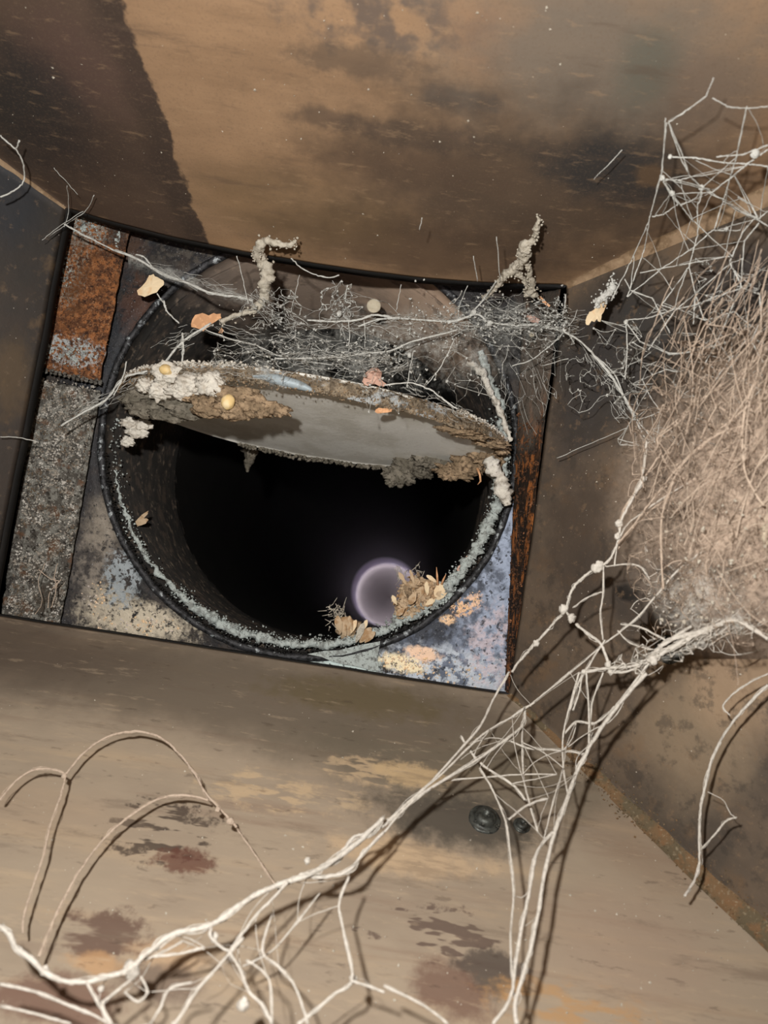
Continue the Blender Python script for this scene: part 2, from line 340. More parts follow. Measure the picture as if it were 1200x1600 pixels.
def lump_mesh(name, c, rad, m, parent=None, seed=0, amp=.3, freq=None, sub=3, q=None):
    bm = bmesh.new(); bmesh.ops.create_icosphere(bm, subdivisions=sub, radius=1)
    fr = freq or 1.3
    for v in bm.verts:
        f = noise.fractal(v.co*fr+Vector((seed*3.1, seed, -seed)), .8, 2.1, 4)
        v.co *= 1+amp*f
        v.co = Vector((v.co.x*rad[0], v.co.y*rad[1], v.co.z*rad[2]))
        if q: v.co = q @ v.co
        v.co += c
    me = bpy.data.meshes.new(name); bm.to_mesh(me); bm.free()
    return link(name, me, m, parent)
def flake_mesh(name, outline, d, m, parent=None, curl=.002, thick=.0006, tilt=(0, 0)):
    """thin curled flake: outline as seen, real thickness"""
    cx = sum(p[0] for p in outline)/len(outline); cy = sum(p[1] for p in outline)/len(outline)
    rr = max(math.hypot(x-cx, y-cy) for x, y in outline)
    def pt(x, y, off):
        dd = d+tilt[0]*(x-cx)/rr*.004+tilt[1]*(y-cy)/rr*.004+curl*((math.hypot(x-cx, y-cy)/rr)**2)+.0006*noise.noise(Vector((x*.15, y*.15, d*9)))+off
        return P(x, y, dd)
    n = len(outline); V = []; Fc = []
    o2 = []
    for i in range(n):
        a = outline[i]; b = outline[(i+1) % n]; o2.append(a); j = R.uniform(-.05, .05)*rr
        o2.append(((a[0]+b[0])/2+j, (a[1]+b[1])/2-j))
    n = len(o2)
    for off in (0, thick):
        V.append(pt(cx, cy, off))
        for s_ in (.55, 1): V += [pt(cx+(x-cx)*s_, cy+(y-cy)*s_, off) for x, y in o2]
    h = 1+2*n
    for s_ in (0, 1):
        b = s_*h
        for i in range(n):
            j = (i+1) % n
            t = (b, b+1+i, b+1+j); qd = (b+1+i, b+1+n+i, b+1+n+j, b+1+j)
            Fc += [t, qd] if s_ == 0 else [t[::-1], qd[::-1]]
    for i in range(n):
        j = (i+1) % n; Fc.append((1+n+i, h+1+n+i, h+1+n+j, 1+n+j))
    return mesh(name, V, Fc, m, parent, smooth=False)

# ------------------------------------------------------------------ the hood: four sheets of steel
DN = -0.12                      # where the sheets end behind the camera
def sheet(name, fn, n1, n2, m, outward, thick=.0015):
    V = []
    for i in range(n1+1):
        s_ = i/n1; s_ = 1-(1-s_)**1.5
        for j in range(n2+1): V.append(fn(DN+(D0-DN)*s_, j/n2))
    N = (n1+1)*(n2+1); W = [v+outward*thick for v in V]
    k = n2+1; Fc = []
    for i in range(n1):
        for j in range(n2):
            a = i*k+j; q = (a, a+1, a+k+1, a+k); Fc.append(q); Fc.append(tuple(x+N for x in reversed(q)))
    for j in range(n2):
        a = n1*k+j; Fc.append((a, a+1, a+1+N, a+N)); Fc.append((j+1, j, j+N, j+1+N))
    for i in range(n1):
        a = i*k; Fc.append((a+k, a, a+N, a+k+N)); a += n2; Fc.append((a, a+k, a+k+N, a+N))
    return tag(mesh(name, V+W, Fc, m), kind='structure')
def corner(d, side, vert):
    z = ZT0+KT*(D0-d) if vert > 0 else ZB0-KB*(D0-d)
    zz = ZT0 if vert > 0 else ZB0
    return Vector(((XL if side < 0 else XR)(d, zz), d, z))
def warp(v, a=.0012):
    return a*noise.noise(v*9)+a*.4*noise.noise(v*31)
def f_top(d, t):
    a, b = corner(d, -1, 1), corner(d, 1, 1); p = a.lerp(b, t); p.z = ZT(d, p.x)+(warp(p) if 0 < t < 1 else 0); return p
def f_bot(d, t):
    a, b = corner(d, -1, -1), corner(d, 1, -1); p = a.lerp(b, t); p.z += warp(p) if 0 < t < 1 else 0; return p
def f_left(d, t):
    a, b = corner(d, -1, 1), corner(d, -1, -1); a.z = ZT(d, a.x); p = a.lerp(b, t); p.x += warp(p) if 0 < t < 1 else 0; return p
def f_right(d, t):
    a, b = corner(d, 1, 1), corner(d, 1, -1); a.z = ZT(d, a.x); p = a.lerp(b, t); p.x += warp(p) if 0 < t < 1 else 0; return p
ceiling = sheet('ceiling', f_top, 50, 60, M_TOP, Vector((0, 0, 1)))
floor = sheet('floor', f_bot, 50, 60, M_BOT, Vector((0, 0, -1)))
wall_left = sheet('wall_left', f_left, 40, 40, M_LEFT, Vector((-1, 0, 0)))
wall_right = sheet('wall_right', f_right, 50, 50, M_RIGHT, Vector((1, 0, 0)))
c4 = [f_top(DN, 0), f_top(DN, 1), f_bot(DN, 1), f_bot(DN, 0)]
V = [c+Vector((sx, 0, sz)) for c, sx, sz in zip(c4, (-.01, .01, .01, -.01), (.01, .01, -.01, -.01))]; V += [v+Vector((0, -.003, 0)) for v in V]
tag(mesh('wall_back', V, [(0, 1, 2, 3), (7, 6, 5, 4), (0, 4, 5, 1), (1, 5, 6, 2), (2, 6, 7, 3), (3, 7, 4, 0)], M_BLACK, smooth=False), kind='structure')

# black lips added along the hood's cut edges stand in for its shadow
def lip(name, fn, deep, axis):
    V = []; n = 60
    for k in range(n+1):
        p = fn(D0, k/n); q_ = p+Vector((0, deep, 0))
        V += [p+Vector((0, -.0002, 0))-axis*.0002, q_-axis*.0002, q_+axis*.0015, p+axis*.0015]
    Fc = [(a, a+1, a+5, a+4) for a in range(0, 4*n, 4)]+[(a+1, a+2, a+6, a+5) for a in range(0, 4*n, 4)]+[(a+2, a+3, a+7, a+6) for a in range(0, 4*n, 4)]+[(a+3, a, a+4, a+7) for a in range(0, 4*n, 4)]
    return mesh('shadow_lip', V, Fc, M_BLACK, {'top': ceiling, 'left': wall_left, 'bottom': floor}[name])
lip('top', f_top, .012, Vector((0, 0, 1))); lip('left', f_left, .010, Vector((-1, 0, 0))); lip('bottom', f_bot, .006, Vector((0, 0, -1)))
# seams along the four creases, folded strips of the same steel
def seam(name, side, vert, m, w, inward, lump=.0):
    g = Geo(); V = []; n = 70; ns = 6
    for i in range(n+1):
        d = D0-.001-(D0-DN-.01)*(i/n)**1.6; c = corner(d, side, vert)
        if vert > 0: c.z = ZT(d, c.x)
        ww = w*min(1, .25+(D0-d)*7)
        e = Vector((-side, 0, 0)); f = Vector((0, 0, -vert))
        # quarter-round fillet: from the wall side to the sheet side
        for k in range(ns+1):
            an = math.pi/2*k/ns
            p = c+e*ww*(1-math.sin(an))+f*ww*(1-math.cos(an))
            nz = noise.fractal(p*120, .8, 2, 3)*lump+noise.noise(p*30)*lump
            p += (e+f).normalized()*nz
            V.append(p)
    Fc = []
    for i in range(n):
        for k in range(ns): a = i*(ns+1)+k; Fc.append((a, a+1, a+ns+2, a+ns+1))
    return tag(mesh(name, V, Fc, m), kind='structure')
seam('trim_1', -1, 1, M_SEAM, .006, 1, .0003)
seam('trim_2', 1, 1, M_SEAM, .011, 1, .0003)
seam('trim_3', 1, -1, M_SEAM_R, .010, 1, .0010)
seam('trim_4', -1, -1, M_SEAM, .006, 1, .0004)

# bolts in the sheets
def bolt(px, py, rpx, parent, nrm, name='bolt', domed=True):
    d, w_ = which(px, py); c = P(px, py, d); r = rpx*d/F
    z = nrm.normalized(); x = z.cross(Vector((0, 1, 0))).normalized(); y = z.cross(x)
    prof = [(1.5, -.2), (1.5, .12), (1.35, .2), (1.05, .2), (1.0, .35), (.95, .6), (.7, .8), (.35, .85), (.3, .6), (0.02, .55)]
    V = []; n = 24
    for a, b in prof:
        for k in range(n):
            an = 2*math.pi*k/n; rr = a*r*(1+.04*noise.noise(Vector((k, a*5, px))))
            V.append(c+x*math.cos(an)*rr+y*math.sin(an)*rr+z*b*r)
    Fc = []
    for i in range(len(prof)-1):
        for k in range(n): k2 = (k+1) % n; Fc.append((i*n+k, i*n+k2, (i+1)*n+k2, (i+1)*n+k))
    Fc.append(tuple((len(prof)-1)*n+k for k in range(n)))
    return mesh(name, V, Fc, M_BOLT, parent)
NB = Vector((0, -KB, 1)); NR = Vector((-1, -KR, 0))
bolt(757, 1281, 17, floor, NB); bolt(815, 1290, 9, floor, NB); bolt(1045, 1015, 15, wall_right, NR)
# flaking scale along the bottom right seam
g = Geo()
for i in range(900):
    t = R.random(); px = 880+t*320+R.gauss(0, 10); py = 1165+t*295+R.gauss(0, 9)
    p = hit(px, py); g.chip(p+Vector((-.0006, 0, .0008)), R.uniform(.0003, .0011), flat=.6)
tag(g.build('rust_scale', M_SEAM_R, floor, smooth=False), kind='stuff')
# grit stuck to the sheets
for par, m, box, cnt in ((floor, M_DUST, (0, 1080, 1200, 1590), 260), (wall_right, M_DUST, (900, 600, 1190, 1150), 260), (ceiling, M_DUST, (10, 10, 1100, 420), 120)):
    g = Geo(); want = {'floor': 'bottom', 'wall_right': 'right', 'ceiling': 'top'}[par.name]
    for i in range(cnt):
        px, py = R.uniform(box[0], box[2]), R.uniform(box[1], box[3]); d, w_ = which(px, py)
        if w_ == want and d < D0-.004: g.chip(P(px, py, d), R.choice([.0003, .0003, .0004, .0005, .0009]))
    tag(g.build('grit', m, par, smooth=False), kind='stuff')

# ------------------------------------------------------------------ the collar box behind the opening
box = thing('flue_collar', (-.08, .60, .03), 'rusty steel flue collar box with a round hole, framed by the square opening', 'flue collar')
BX0, BX1, BZ0, BZ1 = -.2745, .1175, -.127, .200
C0 = Vector((-.0639, DP, .0395)); RH = .1584
CE = Vector((.074, 3.6, -.383)); AX = (CE-C0).normalized(); L1 = (CE-C0).length
def plate_with_hole():
    n = 144; V = []; Fc = []; x0, x1, z0, z1 = BX0, BX1, BZ0, BZ1
    def ringpt(an, r): return Vector((C0.x+math.cos(an)*r, DP, C0.z+math.sin(an)*r))
    rings = []
    for j in range(9):
        t = j/8
        for k in range(n):
            an = 2*math.pi*k/n; a = ringpt(an, RH+.0015)
            c, s_ = math.cos(an), math.sin(an)
            tx = ((x1 if c > 0 else x0)-C0.x)/c if abs(c) > 1e-6 else 9e9
            tz = ((z1 if s_ > 0 else z0)-C0.z)/s_ if abs(s_) > 1e-6 else 9e9
            r = max(min(tx, tz), RH+.0018); b = Vector((C0.x+c*r, DP, C0.z+s_*r))
            p = a.lerp(b, t); p.y += .0008*noise.noise(p*40) if 0 < t < 1 else 0
            V.append(p)
    for j in range(8):
        for k in range(n): k2 = (k+1) % n; Fc.append((j*n+k, j*n+k2, (j+1)*n+k2, (j+1)*n+k))
    o = mesh('back_plate', V, Fc, M_PLATE, box)
    s_ = o.modifiers.new('thickness', 'SOLIDIFY'); s_.thickness = .0015; s_.offset = 0
plate_with_hole()
def slab(name, quad, thick, m, parent, nx=1, ny=1, amp=0.0, edge=0.0):
    """sheet through four corners (tl,tr,br,bl), thick away from the camera"""
    V = []; tl, tr, br, bl = quad
    for s_ in (0, 1):
        for i in range(ny+1):
            for j in range(nx+1):
                a = tl.lerp(bl, i/ny); b = tr.lerp(br, i/ny); p = a.lerp(b, j/nx)
                if j in (0, nx) and edge: p.x += edge*noise.fractal(p*90, .8, 2, 3)
                if i in (0, ny) and edge: p.z += edge*noise.fractal(p*90, .8, 2, 3)
                p = p.copy(); p.y += (thick if s_ else amp*(abs(noise.fractal(p*170, .8, 2.1, 4)))*-1)
                V.append(p)
    k = nx+1; N = (nx+1)*(ny+1); Fc = []
    for i in range(ny):
        for j in range(nx): a = i*k+j; q = (a, a+1, a+k+1, a+k); Fc += [q, tuple(x+N for x in q[::-1])]
    for j in range(nx): Fc.append((j+1, j, j+N, j+1+N)); a = ny*k+j; Fc.append((a, a+1, a+1+N, a+N))
    for i in range(ny): a = i*k; Fc.append((a, a+k, a+k+N, a+N)); a += nx; Fc.append((a+k, a, a+N, a+k+N))
    return mesh(name, V, Fc, m, parent)
def vec(x, y, z): return Vector((x, y, z))
# closed sides of the box
slab('side_panel', [vec(BX0, D0+.002, BZ1), vec(BX0, DP+.03, BZ1), vec(BX0, DP+.03, BZ0), vec(BX0, D0+.002, BZ0)], .001, M_BLACK, box)
def boxpanel(name, a, b, m):
    V = [vec(a[0] if i & 1 else b[0], a[1] if i & 2 else b[1], a[2] if i & 4 else b[2]) for i in range(8)]
    return mesh(name, V, [(0, 1, 3, 2), (4, 6, 7, 5), (0, 4, 5, 1), (2, 3, 7, 6), (0, 2, 6, 4), (1, 5, 7, 3)], m, box, False)
boxpanel('side_panel', (BX0-.0015, D0+.0015, BZ0), (BX0, DP+.012, BZ1), M_BLACK)
boxpanel('side_panel', (BX1, D0+.0015, BZ0), (BX1+.0015, DP+.012, BZ1), M_BLACK)
boxpanel('side_panel', (BX0, D0+.0015, BZ1), (BX1, DP+.012, BZ1+.0015), M_BLACK)
boxpanel('side_panel', (BX0, D0+.0015, BZ0-.0015), (BX1, DP+.012, BZ0), M_BLACK)
# front flange closes the slit between the hood sheets and the box
def flange():
    V = []; y = D0+.0022
    inn = [(-.2560, .1795), (.1045, .1795), (.1080, -.1155), (-.2675, -.1155)]
    out = [(-.33, .26), (.18, .26), (.18, -.19), (-.33, -.19)]
    for yy in (y, y+.0015):
        V += [vec(a, yy, b) for a, b in inn]+[vec(a, yy, b) for a, b in out]
    Fc = []
    for i in range(4):
        j = (i+1) % 4
        Fc += [(i, j, 4+j, 4+i), (8+j, 8+i, 12+i, 12+j), (j, i, 8+i, 8+j), (4+i, 4+j, 12+j, 12+i)]
    mesh('front_flange', V, Fc, M_BLACK, box, False)
flange()
# the two overlapping strips at the left
DS = .572
def sx(px, py, d=DS): return P(px, py, d)
u1 = -.470*DS/1.2
slab('lower_strip', [vec(-.2715, DS+.003, .058), vec(-.2235, DS+.003, .058), vec(-.2270, DS+.003, -.1262), vec(-.2715, DS+.003, -.1262)], .0015, M_GREYSCALE, box, 40, 150, .0016, .0008)
slab('upper_strip', [vec(-.2715, DS-.001, .1990), vec(-.2185, DS-.001, .1990), vec(-.2240, DS-.001, .0635), vec(-.2715, DS-.001, .0665)], .0016, M_RUST, box, 40, 130, .0014, .0008)
g = Geo()
for i in range(15):       # beaded lower edge of the upper strip
    t = i/14; c = vec(-.270+.047*t, DS-.0012, .0665-.003*t)
    for q in range(3): g.chip(c+Vector((R.uniform(-.001, .001), -.0006, R.uniform(-.001, .001))), .0017)
    g.chip(c+Vector((0, -.0008, -.0016)), .0022)
g.build('beaded_edge', M_GREYSCALE, box)
g = Geo()
for i in range(3600):
    px = R.uniform(5, 165); t = R.random(); u = R.uniform(-.268, -.227); z = R.uniform(-.124, .060)
    if noise.noise(Vector((u*60, z*60, 1))) > -.25: g.chip(vec(u, DS+.0018, z), R.choice([.0004, .0005, .0006, .0009, .0012]))
tag(g.build('scale_grains', Mat('pale_scale_grain', (158, 150, 138), .95).layer(120, .45, .6, (206, 202, 194), .8).layer(140, .5, .6, (92, 76, 58), .9).done(), box, smooth=False), kind='stuff')
g = Geo()
for i in range(1500):
    u = R.uniform(-.268, -.222); z = R.uniform(.068, .192)
    g.chip(vec(u, DS-.0018, z), R.choice([.0003, .0004, .0006, .0008]))
tag(g.build('rust_grains', M_RUST, box, smooth=False), kind='stuff')
g = Geo()
for (px, py, sx_, sy_, cnt) in ((135, 352, 26, 16, 90), (100, 425, 8, 34, 40), (112, 552, 24, 14, 110), (70, 548, 10, 10, 40), (185, 372, 3, 14, 20)):
    for i in range(cnt): g.chip(P(R.gauss(px, sx_*.6), R.gauss(py, sy_*.6), DS-.0022), R.uniform(.0004, .0014))
tag(g.build('pale_scale_patch', M_BLUEW, box, smooth=False), kind='stuff')
# rusty inner side at the right
q = [P(876, 452, .548), P(818, 462, .580), P(789, 1078, .580), P(800, 1086, .548)]
slab('side_strip', [q[1], q[0], q[3], q[2]], .001, M_RSIDE, box, 24, 150, .0016, .0006)
g = Geo()
for i in range(1100):
    t = R.uniform(.3, 1); a = q[1].lerp(q[2], t); b = q[0].lerp(q[3], t); s_ = R.random()
    if noise.noise(Vector((t*40, s_*6, 3))) > -.1: g.chip(a.lerp(b, s_)+Vector((-.0008, -.0012, 0)), R.choice([.0004, .0006, .0009, .0012]))
tag(g.build('rust_flakes', Mat('bright_rust_flake', (96, 64, 42), .95).layer(50, .45, .6, (56, 42, 34), .95).layer(80, .6, .7, (190, 130, 90), .7).done(), box, smooth=False), kind='stuff')

# rolled lip round the hole, sleeve, pipe
ex = Vector((1, 0, 0)); ex = (ex-AX*ex.dot(AX)).normalized(); ez = AX.cross(ex)*-1
if ez.z < 0: ez = -ez
def ring_pt(an, r, s_):          # every cut across the pipe is parallel to the plate
    p = C0+AX*s_+ex*math.cos(an)*r+ez*math.sin(an)*r
    return p+AX*((C0.y+s_*AX.y-p.y)/AX.y)
def lathe(name, prof, m, parent, n=160, rough=0.0, closed=False, fr=90):
    V = []; Fc = []; k_ = len(prof)
    for r, s_ in prof:
        for k in range(n):
            an = 2*math.pi*k/n; p = ring_pt(an, r, s_)
            if rough: p += (p-(C0+AX*s_)).normalized()*rough*noise.fractal(p*fr, .8, 2.1, 3)
            V.append(p)
    for i in range(k_ if closed else k_-1):
        i2 = (i+1) % k_
        for k in range(n): k2 = (k+1) % n; Fc.append((i*n+k, i*n+k2, i2*n+k2, i2*n+k))
    return mesh(name, V, Fc, m, parent)
torus = [(RH-.0002+.0028*math.cos(a*math.pi/4), -.0005+.0028*math.sin(a*math.pi/4)) for a in range(8)]
lathe('rolled_lip', torus, Mat('sooty_lip', (60, 60, 62), .5, .3).layer(300, .45, .6, (26, 26, 26), .9).layer(200, .58, .66, (170, 176, 178), .8).bump(400, .7, .001).done(), box, closed=True, rough=.0008)
SL = [(.1560, .001), (.1560, .0100), (.1505, .0105), (.1500, .0030), (.1480, .0028), (.1478, .15), (.1462, .152), (.1462, .158)]
lathe('sleeve', SL, M_SLEEVE, box, rough=.0004)
pipe = thing('flue_pipe', CE.lerp(C0, .9), 'long dark round flue pipe running back from the hole behind the damper', 'flue pipe')
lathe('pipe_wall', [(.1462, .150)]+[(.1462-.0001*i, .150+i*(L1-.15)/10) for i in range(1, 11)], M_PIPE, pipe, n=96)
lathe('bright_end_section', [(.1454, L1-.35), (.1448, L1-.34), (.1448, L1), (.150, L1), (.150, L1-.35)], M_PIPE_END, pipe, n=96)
# rain cap on three straps, daylight comes in round it
cap_m = Mat('weathered_cap', (120, 112, 110), .7).done()
def cap_pt(an, r, h):
    return ring_pt(an, r, L1+.040+h)-AX*0+AX*(.040*r/.17*math.cos(an-math.radians(140)))
V = []; Fc = []; prof = [(.00005, .30), (.05, .26), (.09, .15), (.125, .05), (.172, -.012), (.172, -.009), (.127, .055), (.092, .155), (.05, .265), (.00005, .305)]
for r, h in prof: V += [cap_pt(2*math.pi*k/64, r, h) for k in range(64)]
for i in range(len(prof)-1):
    for k in range(64): k2 = (k+1) % 64; Fc.append((i*64+k, i*64+k2, (i+1)*64+k2, (i+1)*64+k))
cap = thing('rain_cap', CE+AX*.05, 'pale round cap ringed with daylight at the far end of the flue', 'flue cap')
mesh('cap_cone', V, Fc, cap_m, cap)
for a in (.5, 2.6, 4.7):
    g = Geo(); g.tube([ring_pt(a, .149, L1-.05), ring_pt(a, .160, L1+.05)], [.003, .003], 6); g.build('cap_strap', cap_m, cap)
lathe('light_seal_jacket', [(.1565, .003), (.163, .0025), (.163, 2.9), (.1485, 2.95)], M_BLACK, pipe, n=64)  # unseen jacket added to keep sky light from leaking in round the pipe

# crust on the sleeve's mouth
def mouth(an, dr=0, s_=.0): return ring_pt(math.radians(an), .1488+dr, s_)
g = Geo()
for a0, a1, r0, r1 in ((-165, -150, .0006, .0014), (-150, -120, .0012, .0024), (-120, -95, .0026, .0040), (-95, -60, .003, .0034), (-60, -25, .004, .0042), (-25, 12, .0038, .0052), (12, 38, .004, .002)):
    pts = []; rr = []
    for i in range(14):
        t = i/13; a = a0+(a1-a0)*t
        pts.append(mouth(a, R.uniform(-.0015, .001), .001)); rr.append((r0+(r1-r0)*t)*R.uniform(.6, 1.25))
    rough_tube(g, pts, rr, 7, 12, .6, 240, a0)
for i in range(2600):
    a = R.uniform(-180, 30) if R.random() < .25 else R.uniform(-125, 18); k = R.gauss(0, .0026)*(1+.8*noise.noise(Vector((a*.2, 0, 0))))
    g.chip(mouth(a, k-.001, .001+R.uniform(-.003, .003)), R.choice([.0004, .0006, .0008, .0013]))
tag(g.build('mouth_crust', M_BLUEW, box), kind='stuff')
g = Geo()                        # glossy black beads round the lip
for i in range(1100):
    a = math.radians(R.uniform(-170, 25)); g.chip(ring_pt(a, R.uniform(.1525, .1565), -.001), R.uniform(.0004, .0012))
tag(g.build('black_beads', M_BLACK, box), kind='stuff')
g = Geo()                        # white grainy ridge down the upper right of the mouth
w = [P(x, y, .575) for x, y in ((729, 567), (752, 580), (765, 610), (780, 640), (790, 668), (798, 690))]
rough_tube(g, w, [.0016, .0026, .0018, .0022, .0020, .0018], 8, 12, .7, 300, 3)
w = [P(x, y, .57) for x, y in ((762, 715), (768, 728), (782, 745), (786, 765), (792, 790))]
rough_tube(g, w, [.003, .0055, .0035, .0055, .0025], 8, 14, .6, 260, 9)
g.build('white_ridge', M_WHITE, box)
# grains and pale crust on the plate corner at lower right and lower left
g = Geo()
for (x, y, sx_, sy_, cnt) in ((640, 1032, 30, 10, 120), (722, 952, 9, 7, 40), (742, 940, 6, 8, 26), (700, 968, 8, 4, 16), (700, 1055, 70, 14, 140), (215, 975, 50, 10, 130), (150, 940, 12, 30, 60)):
    for i in range(cnt):
        x_, y_ = R.gauss(x, sx_*.7), R.gauss(y, sy_*.7); g.chip(P(x_, y_, DP-.0012), R.choice([.0003, .0005, .0008, .0012]))
tag(g.build('pale_grains', Mat('peach_grain', (238, 206, 166), .9).layer(70, .45, .6, (206, 200, 196), .9).done(), box, smooth=False), kind='stuff')
flake_mesh('corner_tab', [(480, 1022), (530, 1016), (594, 1002), (592, 1048), (560, 1042), (520, 1034)], DP-.003, M_BLUEW, box, .0, .001)

# ------------------------------------------------------------------ the damper
DC = Vector((-.0624, .580, .0580)); DRad = .1455; DK = .55
damper = thing('damper_disc', DC, 'round steel flue damper tipped half open, crusted with soot scale along its near edge', 'damper')
DT = Vector((0, 1, -.28)).normalized(); DNn = Vector((0, .28, 1)).normalized()
def dp(an, r, h=0.0):            # angle 90 = towards the camera
    return DC+Vector((1, 0, 0))*math.cos(an)*r-DT*math.sin(an)*r*DK+DNn*h
V = []; Fc = []; n = 128; rs_ = [0, .03, .06, .09, .115, .135, DRad]
for h in (0, .0022):
    for r in rs_:
        for k in range(n): V.append(dp(2*math.pi*k/n, max(r, .0005), h+.0006*noise.noise(dp(2*math.pi*k/n, r)*30)))
m_ = len(rs_)
for s_ in (0, 1):
    for i in range(m_-1):
        for k in range(n):
            a = s_*m_*n+i*n; k2 = (k+1) % n; q_ = (a+k, a+k2, a+n+k2, a+n+k); Fc.append(q_ if s_ else q_[::-1])
for k in range(n): k2 = (k+1) % n; Fc.append(((m_-1)*n+k, (m_-1)*n+k2, (2*m_-1)*n+k2, (2*m_-1)*n+k))
mesh('disc', V, Fc, M_UNDER, damper)
V = []; Fc = []; n = 300; K = 14       # rim band turned down along the near edge, rough with scale
for k in range(n+1):
    an = math.pi*(-.04+1.08*k/n); hh = .0025+.0095*max(0, math.sin(an))**.7*(.75+.25*math.cos(an*1.0))
    prof = []
    for i in range(K):
        t = i/(K-1); prof.append((DRad-.001+.0026*math.sin(t*math.pi), .003-(hh+.003)*t))
    prof += [(DRad-.004, -hh+.001), (DRad-.004, .002)]
    for r, h in prof:
        p = dp(an, r, h); f = noise.fractal(p*150, .8, 2.1, 5)
        V.append(p+(p-DC).normalized()*.0016*f-DNn*(.0012*f))
kk = K+2
for k in range(n):
    for i in range(kk): i2 = (i+1) % kk; Fc.append((k*kk+i, k*kk+i2, (k+1)*kk+i2, (k+1)*kk+i))
mesh('rim_band', V, Fc, M_RIM, damper)
g = Geo()
for i in range(3000):
    an = math.pi*R.uniform(0, 1); hh = .012*max(0, math.sin(an))**.7
    g.chip(dp(an, DRad+.001+R.uniform(-.0005, .001), R.uniform(-hh, .002)), R.choice([.0003, .0004, .0006, .0009]))
tag(g.build('rim_grains', M_BROWNC, damper, smooth=False), kind='stuff')
g = Geo()
for i in range(1500):
    an = math.radians(R.choice([R.uniform(100, 172), R.uniform(110, 165), R.uniform(4, 45)])); g.chip(dp(an, DRad+R.uniform(-.004, .0012), .0035+R.uniform(-.002, .0015)), R.choice([.0004, .0006, .0009, .0014]))
tag(g.build('pale_rim_grains', M_WHITE, damper), kind='stuff')
def on_rim(px, py, out=.0):      # distance of the near rim below a given picture column
    u, _ = uw(px, py)
    best = min((abs((dp(math.radians(a), DRad).x/dp(math.radians(a), DRad).y*F)-u), a) for a in range(5, 176))
    return dp(math.radians(best[1]), DRad+out).y
g = Geo()
pts = [(395, 588), (430, 592), (470, 603), (492, 612)]
rough_tube(g, [P(x, y, on_rim(x, y)-.0018) for x, y in pts], [.0008, .0032, .0030, .0006], 10, 10, .12, 90, 4)
tag(g.build('bare_metal_patch', M_BLUEG, damper), 'pale blue grey bare metal streak')
def lumps(name, m, specs, off=-.004, sub=4, amp=.45, freq=2.2, par=damper, label=None):
    bm_all = Geo()
    for i, (x, y, rx, ry, *rest) in enumerate(specs):
        d = rest[0] if rest else on_rim(x, y)+off
        bm = bmesh.new(); bmesh.ops.create_icosphere(bm, subdivisions=sub, radius=1); bm.verts.ensure_lookup_table()
        c = P(x, y, d); ax, az = rx*d/F, ry*d/F; rot = Matrix.Rotation(ROLL, 3, 'Y')
        V = []
        for v in bm.verts:
            f = noise.fractal(v.co*freq+Vector((i*3.7, x*.1, y*.1)), .75, 2.2, 5)
            q_ = v.co*(1+amp*f); V.append(c+Vector((q_.x*ax, q_.y*min(ax, az)*.8, q_.z*az)))
        bm_all.add(V, [tuple(v.index for v in f.verts) for f in bm.faces]); bm.free()
    o = bm_all.build(name, m, par)
    if label: tag(o, label)
    return o
lumps('pale_crust', M_WHITE, [(262, 584, 24, 16), (250, 612, 18, 14), (300, 600, 28, 15), (330, 600, 22, 20), (285, 612, 26, 12), (345, 616, 12, 10), (228, 602, 14, 11)], label='white crust lumps at the left end')
lumps('brown_crust', M_BROWNC, [(330, 636, 30, 16), (365, 638, 32, 18), (400, 634, 34, 16), (372, 618, 36, 14), (430, 640, 24, 10), (350, 622, 20, 14), (300, 620, 24, 8)], off=-.002, label='thick brown crust shelf hanging below the rim')
lumps('grey_crust', M_GREYC, [(235, 640, 36, 14), (262, 650, 30, 9), (285, 636, 28, 9), (215, 625, 26, 12), (290, 648, 22, 8)], off=.006)
lumps('grey_crust', M_WHITE, [(202, 662, 14, 9, .566), (214, 676, 18, 8, .566), (200, 690, 10, 8, .566), (222, 664, 14, 8, .566)], par=damper)
lumps('brown_crust', M_BROWNC, [(712, 672, 30, 6), (735, 680, 30, 6), (765, 692, 26, 7), (785, 702, 12, 8)], off=.002, freq=3.4, amp=.6)
lumps('grey_crust', M_GREYC, [(625, 742, 22, 16, .63), (645, 725, 26, 20, .63), (675, 715, 30, 18, .62), (660, 738, 16, 10, .63), (690, 725, 16, 12, .62), (612, 752, 9, 8, .63)], label='ragged grey brown soot clump hanging from the right edge', amp=.55, freq=2.6)
lumps('brown_crust', M_BROWNC, [(710, 738, 30, 11, .60), (735, 725, 30, 14, .60), (760, 712, 26, 14, .59), (700, 742, 14, 8, .60), (775, 722, 14, 14, .585)], amp=.5, freq=2.6)
# fringe of soot along the far edge, with one spike hanging
g = Geo()
for i in range(420):
    an = math.radians(R.uniform(-118, -60)); g.chip(dp(an, DRad-.001+R.uniform(-.003, .001), R.uniform(-.003, .001)), R.choice([.0006, .001, .0016, .0022]))
w = [P(388, 700, .69), P(390, 712, .69), P(388, 724, .69), P(387, 738, .69)]
rough_tube(g, w, [.0065, .0048, .0040, .0010], 8, 12, .5, 130, 2)
tag(g.build('soot_fringe', M_GREYC, damper), kind='stuff')
for a in (0, math.pi):
    g = Geo(); g.tube([dp(a, .100, .004), dp(a, .1485, .004)], [.003, .003], 12); g.build('pivot_pin', M_BOLT, damper)

